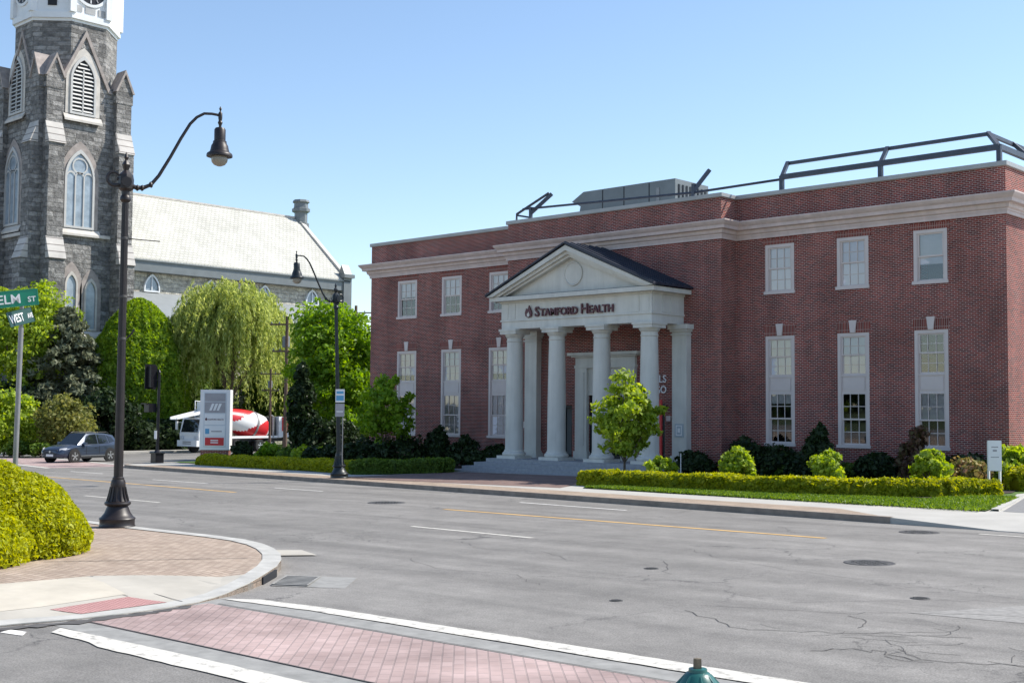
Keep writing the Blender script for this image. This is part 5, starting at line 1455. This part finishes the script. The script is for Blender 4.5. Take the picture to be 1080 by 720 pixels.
m_ = MB(); m_.extr([(2.0, -.8, .26), (2.2, -.64, .26), (2.26, -.5, .28), (2.26, .5, .28), (2.2, .64, .26), (2.0, .8, .26)], (0, 0, .09)); m_.build('lower_bumper', 'black_plastic', car)
car.location = (-69.3, 36.75, G(-69.3) + .0); car.rotation_euler = (0, 0, R_(-90 + 17)); car.scale = (1.06,) * 3

mix = thing('concrete_mixer_truck', 'white concrete mixer truck with red striped drum and red engine box behind the tenant sign', 'truck', (0, 0, 0))
# x forward; drum discharges over the cab
m_ = MB()
for s in (-.42, .42): m_.box(-5.4, 4.6, s - .09, s + .09, .85, 1.15)
for x in (-4.9, -2, 0, 2, 4.3): m_.box(x - .08, x + .08, -.33, .33, .9, 1.1)
m_.build('chassis', 'black_plastic', mix)
m_ = MB(); m_.extr([(2.6, -1.2, .95), (4.7, -1.2, .95), (4.78, -1.2, 1.55), (4.45, -1.2, 2.9), (2.7, -1.2, 2.95)], (0, 2.4, 0)); cb = m_.build('cab', 'truck_white', mix)
m_ = MB(); m_.extr([(4.75, -1.02, 1.72), (4.75, 1.02, 1.72), (4.50, .95, 2.75), (4.50, -.95, 2.75)], (.03, 0, .0)); m_.build('windscreen', 'car_glass', mix)
for s in (-1, 1):
    m_ = MB(); m_.extr([(3.0, s * 1.2, 1.75), (4.4, s * 1.2, 1.65), (4.25, s * 1.2, 2.7), (3.1, s * 1.2, 2.7)], (0, s * .02, 0)); m_.build('side_window', 'car_glass', mix)
    MB().box(4.72, 4.86, s * .85 - .17, s * .85 + .17, 1.15, 1.4).build('headlight', 'lens', mix)
    m_ = MB(); m_.bar((4.5, s * 1.2, 2.5), (4.8, s * 1.55, 2.5), .04); m_.box(4.76, 4.84, s * 1.55 - .12, s * 1.55 + .12, 1.9, 2.6); m_.build('mirror', 'truck_white', mix)
    for x in (3.4, .6, -1.9, -3.2): wheel(mix, x, s * 1.05, .53, .34, s, .55)
    m_ = MB(); m_.box(-4.4, 2.4, s * 1.0 - .05, s * 1.0 + .05, 1.16, 1.36); m_.build('side_rail', 'truck_white', mix)
m_ = MB(); m_.box(4.55, 5.0, -1.22, 1.22, .55, 1.05); m_.build('bumper', 'truck_white', mix)
m_ = MB()
for z in (.75, .9): m_.box(5.0, 5.02, -.5, .5, z, z + .05)
m_.build('bumper_vent', 'black_plastic', mix)
# drum: white with red spiral stripes
ax0 = Vector((-3.3, 0, 1.85)); axd = Vector((1, 0, .245)).normalized()
pr = [(.5, 0), (.95, .1), (1.15, .5), (1.22, 1.3), (1.22, 2.1), (1.1, 3.0), (.9, 4.0), (.68, 5.0), (.5, 5.7), (.48, 5.9), (.02, 5.9)]
prf = []
for (r0, z0_), (r1, z1_) in zip(pr, pr[1:]):
    for k in range(4): prf.append((r0 + (r1 - r0) * k / 4, z0_ + (z1_ - z0_) * k / 4))
full = MB().lathe(prf, 48, ax0, axd); red = MB(); wht = MB()
for i, fc in enumerate(full.f):
    if len(fc) != 4: wht.face([full.v[k] for k in fc]); continue
    kz, ka = divmod(i, 48); z = prf[kz][1]
    (red if ((ka / 48 * 2 + z * .20 + .3) % 1) < .60 and .3 < z < 5 else wht).face([full.v[k] for k in fc])
dm = wht.build('drum', 'truck_white', mix, smooth=40, merge=True); red.build('drum_stripe', 'red', dm, smooth=40, merge=True)
m_ = MB(); m_.lathe([(1.25, 1.6), (1.27, 1.6), (1.27, 1.8), (1.25, 1.8)], 36, ax0, axd); m_.build('drum_ring', 'galv', mix)
m_ = MB(); m_.extr([(1.9, -.75, 3.3), (3.4, -.75, 3.5), (3.4, -.75, 4.2), (1.9, -.75, 3.95)], (0, 1.5, 0)); m_.extr([(3.3, -.5, 3.0), (3.5, -.5, 3.0), (3.5, -.5, 3.6), (3.3, -.5, 3.6)], (0, 1, 0)); m_.build('hopper', 'truck_white', mix)
m_ = MB(); m_.extr([(3.0, -.45, 3.35), (6.4, -.45, 2.75), (6.4, -.45, 2.95), (3.0, -.45, 3.65)], (0, .08, 0)); m_.extr([(3.0, .37, 3.35), (6.4, .37, 2.75), (6.4, .37, 2.95), (3.0, .37, 3.65)], (0, .08, 0)); m_.extr([(3.0, -.37, 3.33), (6.4, -.37, 2.73), (6.4, -.37, 2.79), (3.0, -.37, 3.4)], (0, .74, 0)); m_.build('chute', 'truck_white', mix)
for s in (-1.1, 1.1):
    m_ = MB(); m_.bar((2.2, s, 1.2), (2.2, s, 4.2), .08); m_.bar((3.3, s, 2.95), (3.3, s, 4.3), .06); m_.bar((2.2, s, 4.2), (3.3, s, 4.3), .06)
    if s < 0:
        for z in (3.0, 3.3, 3.6, 3.9): m_.bar((3.3, -1.1, z), (3.3, -.7, z), .04)
    m_.build('ladder', 'truck_white', mix)
m_ = MB(); m_.extr([(-5.6, -1.15, 1.2), (-4.1, -1.15, 1.2), (-4.1, -1.15, 3.0), (-5.2, -1.15, 3.0), (-5.6, -1.15, 2.6)], (0, 2.3, 0)); m_.build('engine_box', 'truck_white', mix)
for s in (-1, 1): MB().extr([(-5.5, s * 1.15, 1.75), (-4.45, s * 1.15, 1.75), (-4.45, s * 1.15, 2.95), (-5.2, s * 1.15, 2.95), (-5.5, s * 1.15, 2.6)], (0, s * .02, 0)).build('red_panel', 'red', mix)
m_ = MB(); m_.extr([(-4.05, -.9, 1.2), (-3.75, -.9, 1.2), (-3.4, -.9, 3.0), (-3.9, -.9, 3.0)], (0, 1.8, 0)); m_.build('drum_pedestal', 'black_plastic', mix)
m_ = MB(); m_.tube([(-3.55, 1.0, 1.2), (-3.55, 1.0, 3.0), (-3.3, 1.0, 3.1)], .1, 8); m_.build('exhaust', 'galv', mix)
mix.location = (-83.2, 57.05, G(-83.2)); mix.rotation_euler = (0, 0, R_(-90 + 7)); mix.scale = (.93,) * 3
# ================================================================== PLANTING
def ground_at(p): return G(p[0]) + .14


def bush(name, label, cat, x, y, r, h, mat, n, size, seed, group=None, rough=.2, asp=1.5, cone=0, zb=None):
    rng = np.random.default_rng(seed); z = (G(x) + .14) if zb is None else zb
    t_ = thing(name, label, cat, (x, y, z), 0, group)
    c = (x, y, z + h * .48); rr = (r, r, h * .54)
    P, nn, C = clumps(rng, max(14, n // 60), n, c, (r * .9, r * .9, h * .46), r * .34, .3, rough, seed)
    if cone:
        k = 1 - cone * np.clip((P[:, 2] - z) / h, 0, 1); P[:, 0] = x + (P[:, 0] - x) * k; P[:, 1] = y + (P[:, 1] - y) * k
    P[:, 2] = np.maximum(P[:, 2], z + .02)
    leaves('foliage', mat, t_, P, size, rng, nn, .45, asp)
    m_ = MB()
    for k in range(5):
        a = 2 * PI * k / 5; m_.tube([(x, y, z - .1), (x + r * .3 * math.cos(a), y + r * .3 * math.sin(a), z + h * .35), (x + r * .5 * math.cos(a), y + r * .5 * math.sin(a), z + h * .65)], [.03, .02, .01], 5)
    m_.build('stem', 'bark', t_)
    return t_


def hedge(label, path, w_, h, mat, n, size, seed, zf=None, corescale=.86):
    """clipped hedge along a path: rounded top, ragged surface"""
    rng = np.random.default_rng(seed); P_ = [Vector((*p, 0)) for p in path]
    seg = [(b_ - a).length for a, b_ in zip(P_, P_[1:])]; tot = sum(seg); cum = np.concatenate([[0], np.cumsum(seg)])
    def along(s):
        k = np.clip(np.searchsorted(cum, s, side='right') - 1, 0, len(seg) - 1); q = (s - cum[k]) / np.array(seg)[k]
        A = np.array([[p.x, p.y] for p in P_]); a, b_ = A[k], A[k + 1]; d = (b_ - a); d /= np.linalg.norm(d, axis=1)[:, None]
        return a + (b_ - a) * q[:, None], np.stack([-d[:, 1], d[:, 0]], 1)
    s = rng.uniform(0, tot, n); c, nrm = along(s)
    u = rng.uniform(0, 1, n); ang = np.where(u < .36, -1.0, np.where(u < .6, 1.0, 0)); # front, back, top
    q = rng.random(n)
    off = np.where(ang == 0, (q * 2 - 1) * .5, ang * .5); zz = np.where(ang == 0, 1.0, q)
    # round the shoulders
    rr = 1 - .22 * np.clip((zz - .6) / .4, 0, 1) ** 2 * (ang != 0); zt = zz - .30 * (np.abs(off) * 2) ** 4 * (ang == 0)
    end = np.clip(np.minimum(s, tot - s) / (w_ * .5), 0, 1); ends = np.sqrt(1 - (1 - end) ** 2 * .9)
    lump = 1 + .20 * wob(np.stack([s * 1.6, off * 3, zz * 2], 1), 1.0, seed) + .10 * wob(np.stack([s * 5, off * 6, zz * 5], 1), 1.0, seed + 3)
    dep = 1 - .22 * rng.random(n) ** 2
    x = c + nrm * (off * w_ * rr * ends * lump * dep)[:, None]
    gz = np.array([ground_at(p) for p in x])
    P = np.stack([x[:, 0], x[:, 1], gz + .02 + np.maximum(zt, .03) * h * (.55 + .45 * ends) * (1 + (lump - 1) * .8) * np.where(ang == 0, dep, 1)], 1)
    nn = np.stack([nrm[:, 0] * off * 2, nrm[:, 1] * off * 2, np.where(ang == 0, 1.0, .25)], 1); nn /= np.linalg.norm(nn, axis=1)[:, None] + 1e-9
    # dark twiggy body inside
    cm = MB(); ns = max(8, int(tot / .5)); ss = np.linspace(w_ * .25, tot - w_ * .25, ns); cc, cn = along(ss); secs = []
    for i in range(ns):
        lm = 1 + .10 * float(wob(np.array([[ss[i] * 1.6, 0, 1.6]]), 1.0, seed)[0]); g_ = ground_at(cc[i])
        hw = w_ * .5 * corescale; hh = h * corescale * lm
        secs.append([(cc[i][0] + cn[i][0] * o_ * hw, cc[i][1] + cn[i][1] * o_ * hw, g_ + z_ * hh) for o_, z_ in ((-1, -.05), (-1, .6), (-.8, .88), (-.4, 1), (.4, 1), (.8, .88), (1, .6), (1, -.05))])
    cm.loft(secs)
    o = leaves('hedge', mat, None, P, size, rng, nn, .5, 1.6, core=cm)
    return tag(o, label, 'hedge')


def tree_from(name, label, x, y, clump_args, mat, size, seed, tops=6, r0=.16, asp=1.6, bias=.45, group=None, trunkmat='bark'):
    rng = np.random.default_rng(seed); z = G(x) + .1
    t_ = thing(name, label, 'tree', (x, y, z), 0, group)
    P, nn, C = clumps(rng, *clump_args)
    leaves('crown', mat, t_, P, size, rng, nn, bias, asp)
    sel = C[rng.choice(len(C), tops, replace=False)]
    limbs((x, y, z), [tuple(p) for p in sel], r0, rng).build('trunk', trunkmat, t_, smooth=50)
    return t_


# near corner: two clipped golden mounds
for (x, y, r, h, seed, n, lab) in ((-19.85, 7.9, 1.62, 1.24, 3, 46000, 'low golden clipped shrub, nearest mound at the left edge of the picture'), (-20.72, 9.40, 1.62, 1.46, 5, 46000, 'taller golden clipped shrub with the street sign post rising beside it')):
    rng = np.random.default_rng(seed); z = G(x) + .12
    t_ = thing('clipped_shrub', lab, 'shrub', (x, y, z))
    d = sph(rng, n, .0); d[:, 2] = np.abs(d[:, 2])
    lump = 1 + .075 * wob(d * 3.2, 1.0, seed) + .04 * wob(d * 9, 1.0, seed + 1) - .16 * rng.random(n) ** 2.5
    prof_ = np.where(d[:, 2] < .45, 1 - .10 * (1 - d[:, 2] / .45) ** 2, 1.0)
    rho2 = d[:, 0] ** 2 + d[:, 1] ** 2
    P = np.array((x, y, z)) + d * np.array((r, r, h)) * (lump * prof_)[:, None]; P[:, 2] = z + (P[:, 2] - z) * (1 - .24 * rho2) + .10
    k_ = max(1, n // 9); P[:k_, 2] = z + .06 + rng.random(k_) * .4
    hz_ = np.hypot(d[:k_, 0], d[:k_, 1]) + 1e-9; P[:k_, 0] = x + d[:k_, 0] / hz_ * r * (.93 + .06 * rng.random(k_)); P[:k_, 1] = y + d[:k_, 1] / hz_ * r * (.93 + .06 * rng.random(k_))
    leaves('foliage', 'leaf_gold', t_, P, .05, rng, d, .35, 1.7)
    core((x, y, z + .05), (r, r, h * .9), .075, 3.2, seed, .80).build('twig_core', 'leaf_olive', t_)
    m_ = MB()
    for k in range(9):
        a = 2 * PI * k / 9; m_.tube([(x + r * .5 * math.cos(a), y + r * .5 * math.sin(a), z - .1), (x + r * .9 * math.cos(a), y + r * .9 * math.sin(a), z + .35)], .02, 5)
    m_.build('stem', 'bark', t_)

# far side hedges
hedge('long golden hedge in sun in front of the right wing, curving back at the driveway', [(-28.0, 33.75), (-24, 33.5), (-20, 33.4), (-17.6, 33.7), (-15.6, 35.0), (-14.75, 37.0)], 1.0, .46, 'leaf_gold_hedge', 30000, .10, 21)
hedge('sunlit golden hedge left of the far street lamp, before the pylon sign', [(-56.2, 36.6), (-50, 35.7), (-45, 35.35), (-40.9, 34.5)], 1.1, .5, 'leaf_gold_hedge', 22000, .11, 22)
hedge('shaded green hedge between the far street lamp and the portico walk', [(-40.9, 33.9), (-40.0, 35.4), (-39.6, 37.6), (-39.8, 38.6)], 1.2, .52, 'leaf_mid', 9000, .10, 23)
hedge('short golden hedge on the far side of the driveway corner behind the notice board', [(-15.0, 39.2), (-14.4, 42), (-14.3, 46)], 1.1, .75, 'leaf_gold_hedge', 8000, .10, 24)

# shrubs along the right wing
for u, d, r, h, lab, s in ((697, 51.2, .5, 1.05, 'leafy lime green shrub before the right portico columns', 31), (780, 49.0, .53, 1.3, 'round lime green shrub left of the first right wing window', 32),
                           (872, 46.0, .55, 1.35, 'round lime green shrub between the first two right wing windows', 33), (981, 42.6, .56, 1.4, 'round lime green shrub under the rightmost window', 34)):
    p = YP(u, 495, 36.3 if u > 950 else 34.9); bush('round_shrub', lab, 'shrub', p.x, p.y, r, h, 'leaf_lime', 2600, .12, s)
for x, y, r, h, lab, s, cone in ((-26.9, 42.6, .8, 1.6, 'dark broad evergreen against the inner corner of the right wing', 41, .2), (-25.6, 42.7, .9, 1.2, 'dark low evergreen under the first right wing window', 42, .1), (-24.1, 42.4, .8, .9, 'dark low evergreen right of the first right wing window', 47, .1), (-22.85, 41.2, .85, 2.05, 'dark pointed evergreen left of the middle right wing window', 43, .55),
                               (-21.3, 42.6, .8, 1.0, 'dark low evergreen under the middle right wing window', 44, .1), (-18.2, 42.8, .9, .95, 'dark low evergreen at the right wing corner', 45, .1), (-28.9, 41.9, .8, 1.0, 'dark small evergreen beside the right portico pilaster', 46, .3)):
    bush('evergreen_shrub', lab, 'shrub', x, y, r, h, 'leaf_dark', 3800, .13, s, cone=cone)
p = P3(966, 480, 43.6); bush('rose_shrub', 'tall reddish leaved shrub between the lime shrub and the rightmost window', 'shrub', p.x, p.y, .75, 2.0, 'leaf_red', 2400, .12, 51, cone=.35)
p = P3(1018, 500, 41.5); bush('flowering_shrub', 'low pinkish flowering shrub left of the white notice board', 'shrub', p.x, p.y, .85, .9, 'leaf_pink', 1800, .12, 52)
p = P3(1072, 492, 43); bush('round_shrub', 'lime green shrub at the sunny right end of the office', 'shrub', p.x, p.y, .95, 1.3, 'leaf_lime', 2600, .15, 35)
p = P3(1042, 500, 45); bush('evergreen_shrub', 'small mid green shrub behind the white notice board', 'shrub', p.x, p.y, .7, .9, 'leaf_mid', 1600, .13, 36)
for u, d, r, h, mat, lab, s in ((900, 46.5, .6, .6, 'leaf_mid', 'low green plant right of the middle lime shrub', 53), (925, 46, .6, .55, 'leaf_dark', 'low dark plant between the middle and right lime shrubs', 54), (825, 48, .6, .6, 'leaf_mid', 'low green plant between the two left lime shrubs', 55)):
    p = P3(u, 502, d); bush('low_plant', lab, 'plant', p.x, p.y, r, h, mat, 1400, .11, s)

# shrubs on the left side
p = YP(462, 480, 42.0); bush('evergreen_shrub', 'dark pointed evergreen below the second left window', 'shrub', p.x, p.y, .85, 2.0, 'leaf_dark', 4200, .14, 61, cone=.5)
p = YP(490, 480, 42.0); bush('evergreen_shrub', 'dark rounded evergreen between the left windows and the portico', 'shrub', p.x, p.y, .75, 1.6, 'leaf_dark', 3600, .14, 62, cone=.25)
p = YP(508, 487, 41); bush('evergreen_shrub', 'low dark mound of evergreen beside the portico steps', 'shrub', p.x, p.y, .75, .85, 'leaf_dark', 2600, .14, 63)
p = YP(522, 483, 42.2); bush('evergreen_shrub', 'small dark evergreen touching the leftmost column', 'shrub', p.x, p.y, .6, 1.1, 'leaf_dark', 2000, .14, 64)
for u, d, r, h, mat, lab, s in ((425, 60, 1.5, 1.4, 'leaf_dark', 'broad dark shrub behind the small round-headed tree', 65), (385, 60.5, 1.4, 1.2, 'leaf_dark', 'broad dark shrub left of the small round-headed tree', 66), (326, 63, .8, 1.0, 'leaf_lime', 'yellow green shrub just left of the far street lamp', 67),
                                (283, 66, .6, 1.1, 'leaf_bright', 'fresh green shrub in front of the truck drum', 68), (255, 66, .55, 1.15, 'leaf_dark', 'dark shrub beside the pylon sign', 69), (303, 64, .7, .75, 'leaf_mid', 'mid green shrub right of the fresh green one', 70), (345, 62, 1.1, 1.0, 'leaf_dark', 'dark shrub behind the far street lamp', 71)):
    p = P3(u, 480, d); bush('garden_shrub', lab, 'shrub', p.x, p.y, r, h, mat, 2600, .15, s)

# young tree in front of the portico
p = YP(659, 480, 36.4); x, y = p.x, p.y; z = G(x) + .1
tree_from('young_tree', 'young bright green tree with open rounded crown in front of the portico', x, y, (90, 5600, (x, y, z + 2.4), (1.1, 1.1, 1.38), .33, .6, .30, 81), 'leaf_lime', .13, 81, 9, .055)
p = P3(406, 480, 60); x, y = p.x, p.y; z = G(x) + .1
tree_from('young_tree', 'small round-headed tree at the left end of the office, half in shade', x, y, (85, 3900, (x, y, z + 2.75), (1.4, 1.4, 1.55), .36, .6, .2, 82), 'leaf_bright', .15, 82, 8, .06)

# maple, dark conifer, clipped evergreen, spruce, willow and the rest behind
x, y = -61.9, 50.1; z = G(x)
tree_from('maple_tree', 'bright green maple behind the far street lamp', x, y, (230, 30000, (x, y, z + 5.5), (2.75, 2.75, 4.7), .75, .6, .2, 83), 'leaf_bright', .185, 83, 10, .2)
p = P3(317, 480, 74); x, y = p.x, p.y
bush('columnar_conifer', 'narrow very dark conifer between the mixer truck and the maple', 'tree', x, y, 1.0, 6.3, 'leaf_dark', 9000, .2, 84, cone=.45)
p = P3(348, 480, 74); x, y = p.x, p.y; bush('garden_shrub', 'tall dark shrub under the maple behind the far lamp', 'shrub', x, y, 1.7, 2.4, 'leaf_dark', 4500, .18, 85)
p = P3(334, 480, 72); x, y = p.x, p.y; bush('garden_shrub', 'tall black green shrub beside the red engine box of the truck', 'shrub', x, y, 1.0, 2.4, 'leaf_dark', 4500, .16, 86, cone=.2)

rng = np.random.default_rng(91); x, y = -93.6, 54.6; z = G(x) + .1
t_ = thing('clipped_evergreen', 'large clipped dome shaped evergreen behind the traffic signal', 'tree', (x, y, z))
n = 60000; u = rng.random(n) ** .8; th = rng.uniform(0, 2 * PI, n); Hh = 12.1
rad = 4.25 * np.where(u < .38, .90 + .10 * u / .38, np.clip(1 - ((u - .38) / .62) ** 1.75, 0, 1) ** .58)
dv = np.stack([np.cos(th), np.sin(th), u * 2 - .6], 1)
lump = 1 + .05 * wob(dv * 4, 1.0, 2) + .04 * wob(dv * 13, 1.0, 5) - .10 * rng.random(n) ** 2
P = np.stack([x + rad * np.cos(th) * lump, y + rad * np.sin(th) * lump, z + .3 + u * Hh * (1 + .02 * wob(dv * 9, 1.0, 4))], 1)
nn = np.stack([np.cos(th), np.sin(th), np.clip(u * 1.6 - .6, 0, 1)], 1); nn /= np.linalg.norm(nn, axis=1)[:, None]
leaves('crown', 'leaf_arbor', t_, P, .2, rng, nn, .45, 1.7)
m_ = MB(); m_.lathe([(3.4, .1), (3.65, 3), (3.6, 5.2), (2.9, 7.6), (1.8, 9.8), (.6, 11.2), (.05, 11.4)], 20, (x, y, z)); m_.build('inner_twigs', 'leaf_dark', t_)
MB().tube([(x, y, z - .3), (x, y, z + 2)], .3, 8).build('trunk', 'bark', t_)


def conifer(label, x, y, h, r, mat, seed, n_br, per, size, droop=.15):
    rng = np.random.default_rng(seed); z = G(x); t_ = thing('spruce_tree', label, 'tree', (x, y, z))
    t = rng.random(n_br) ** 1.1; a = rng.uniform(0, 2 * PI, n_br); L = r * (1 - t) ** .75 * (.7 + .45 * rng.random(n_br)) + .25
    base = np.stack([np.full(n_br, x), np.full(n_br, y), z + .6 + t * (h - .8)], 1); d = np.stack([np.cos(a), np.sin(a), .12 - droop * (1 - t)], 1)
    k = np.repeat(np.arange(n_br), per); q = rng.random(len(k)) ** .6
    P = base[k] + d[k] * (L[k] * q)[:, None] + rng.normal(size=(len(k), 3)) * np.array([.17, .17, .13])
    P[:, 2] += .22 * np.sin(q * 3) - .1
    nn = d[k] + np.array([0, 0, .7]); nn /= np.linalg.norm(nn, axis=1)[:, None]
    leaves('crown', mat, t_, P, size, rng, nn, .35, 2.2)
    m_ = MB(); m_.tube([(x, y, z - .2), (x, y, z + h * .95)], [.28, .03], 8)
    for i in range(0, n_br, 3): m_.tube([tuple(base[i]), tuple(base[i] + d[i] * L[i] * .9)], [.05, .012], 4)
    m_.build('trunk', 'bark', t_); return t_


conifer('grey green spruce with drooping branches behind the blue car', -94.7, 48.7, 11.4, 5.2, 'leaf_spruce', 92, 260, 100, .22)
p = P3(22, 480, 101); x, y = p.x, p.y; z = G(x)
tree_from('broad_tree', 'yellow green broad tree behind the street name signs', x, y, (300, 36000, (x, y, z + 7.6), (4.3, 4.3, 6.4), .95, .4, .16, 93), 'leaf_lime', .21, 93, 9, .3)
# willow: hanging strands
rng = np.random.default_rng(95); p = P3(241, 480, 106); x, y = p.x, p.y; z = G(x)
t_ = thing('willow_tree', 'pale green weeping willow with hanging strands in front of the church nave', 'tree', (x, y, z))
ns, per = 1500, 48
d = sph(rng, ns); d[:, 2] = np.abs(d[:, 2]) * 1.0
r_ = np.array([4.7, 4.7, 4.3]) * (1 + .13 * wob(d * 3, 1.0, 3))[:, None] * (.45 + .55 * rng.random(ns) ** .5)[:, None]
S = np.array([x, y, z + 10.2]) + d * r_
S[:, 2] += .5 * rng.normal(size=ns); S[:, :2] += .35 * rng.normal(size=(ns, 2))
Ls = (1.2 + 5.5 * rng.random(ns)) * (.6 + .6 * (1 - np.abs(d[:, 2])))
Ls = np.minimum(Ls, S[:, 2] - z - .8)
k = np.repeat(np.arange(ns), per); q = rng.random(len(k))
out = d.copy(); out[:, 2] = 0
P = S[k] + out[k] * (.9 * np.sin(q * 1.6))[:, None] + rng.normal(size=(len(k), 3)) * .07; P[:, 2] -= Ls[k] * q - .25 * np.sin(q * 3)
sw = rng.normal(size=(ns, 2)) * .25; P[:, :2] += sw[k] * (q ** 2)[:, None]
P[:, 0] += 0
leaves('crown', 'leaf_willow', t_, P, .10, rng, d[k], .3, 4.2, axis=np.array([0, 0, 1.0]))
rr_ = S[rng.choice(ns, 9, replace=False)]
limbs((x, y, z), [tuple(q_) for q_ in rr_], .42, rng, .4).build('trunk', 'bark', t_, smooth=50)

# shrubs by the car
p = P3(68, 480, 84); conifer_ = bush('arching_shrub', 'olive green arching shrub right behind the blue car', 'shrub', p.x, p.y, 1.9, 4.0, 'leaf_olive', 6500, .17, 96)
p = P3(4, 480, 84); bush('garden_shrub', 'yellow green rounded shrub at the left edge behind the sign post', 'shrub', p.x, p.y, 1.9, 4.4, 'leaf_lime', 6500, .2, 97)
p = P3(33, 480, 86); bush('garden_shrub', 'light green upright shrub just right of the sign post', 'shrub', p.x, p.y, 1.0, 2.8, 'leaf_bright', 3500, .16, 98)
for u, d, r, h, lab, s in ((20, 83, .9, .9, 'small green clump left of the car front', 99), (43, 82, .8, .8, 'small dark clump touching the car front', 100)):
    p = P3(u, 480, d); bush('low_plant', lab, 'plant', p.x, p.y, r, h, 'leaf_mid', 1500, .15, s)
for u, d, r, h, mat, lab, s in ((112, 96, 2.2, 5.0, 'leaf_dark', 'dark evergreen mass between the spruce and the clipped dome', 101), (50, 106, 3.0, 5.5, 'leaf_dark', 'dark evergreen filling the gap under the spruce', 102), (12, 97, 2.4, 5.5, 'leaf_dark', 'dark evergreen behind the yellow green shrub at the left edge', 103), (140, 98, 2.0, 2.2, 'leaf_dark', 'low dark hedge shrub behind the black picket fence', 104), (172, 100, 1.8, 2.2, 'leaf_dark', 'low dark shrub at the truck end of the picket fence', 105)):
    p = P3(u, 480, d); bush('evergreen_bush', lab, 'shrub', p.x, p.y, r, h, mat, 6500, .26, s)
# darker trees behind willow and maple
for u, d, r, h, mat, lab, s in ((200, 116, 3.4, 11, 'leaf_mid', 'dark green tree behind the left side of the willow', 111), (300, 118, 4.4, 10, 'leaf_mid', 'dark green tree seen between the willow and the maple', 112), (352, 112, 3.4, 9.0, 'leaf_bright', 'light green tree far behind the maple', 113), (383, 104, 3.0, 8.6, 'leaf_mid', 'green tree beside the left edge of the office', 114), (410, 130, 5, 11, 'leaf_mid', 'tree mostly hidden behind the left end of the office', 115)):
    p = P3(u, 480, d); x, y = p.x, p.y; z = G(x)
    tree_from('background_tree', lab, x, y, (150, 15000, (x, y, z + h * .56), (r, r, h * .46), r * .27, .5, .18, s), mat, .27, s, 7, .22, group='trees behind the truck street')

# far wooded skyline
rng = np.random.default_rng(120); n = 26000
ux = rng.uniform(-420, 120, n); uy = 230 + rng.uniform(0, 40, n) - ux * .12
hh = 7 + 3.0 * wob(np.stack([ux * .06, uy * .05, ux * 0], 1), 1.0, 4) + 1.5 * wob(np.stack([ux * .25, uy * .2, ux * 0], 1), 1.0, 2)
P = np.stack([ux, uy, G(ux) + rng.random(n) ** .7 * hh], 1)
o = leaves('distant_woods', 'leaf_mid', None, P, 1.5, rng, None, .5, 1.3); tag(o, 'far wooded skyline beyond the streets', 'woods', kind='stuff')
P2 = P.copy(); P2[:, 1] = -150 - (P2[:, 1] - 230); P2[:, 2] += 1.5 * rng.random(n)
o = leaves('distant_woods', 'leaf_dark', None, P2, 1.7, rng, None, .5, 1.3); tag(o, 'trees across the street mirrored in the office windows', 'woods', kind='stuff')

# grass blades on the verge in front of the right hedge
rng = np.random.default_rng(130); n = 26000
gx = rng.uniform(-26.4, -12.3, n); t = rng.random(n)
gy = fY(gx) + 3.06 + t * (33.2 - fY(gx) - 3.0) + np.where(gx > -15.2, t * 2.6, 0)
keep = gx < -12.35 - np.clip((gy - 30.9) * .25, 0, 2); gx, gy = gx[keep], gy[keep]; n = len(gx)
P = np.stack([gx, gy, G(gx) + .14 + .045 + rng.random(n) * .02], 1)
o = leaves('grass', 'grass_blade', None, P, .05, rng, np.tile([[0, -.6, .4]], (n, 1)), .3, 2.0, axis=np.array([0, 0, 1.0])); tag(o, 'short mown grass in front of the right hedge', 'grass', kind='stuff')
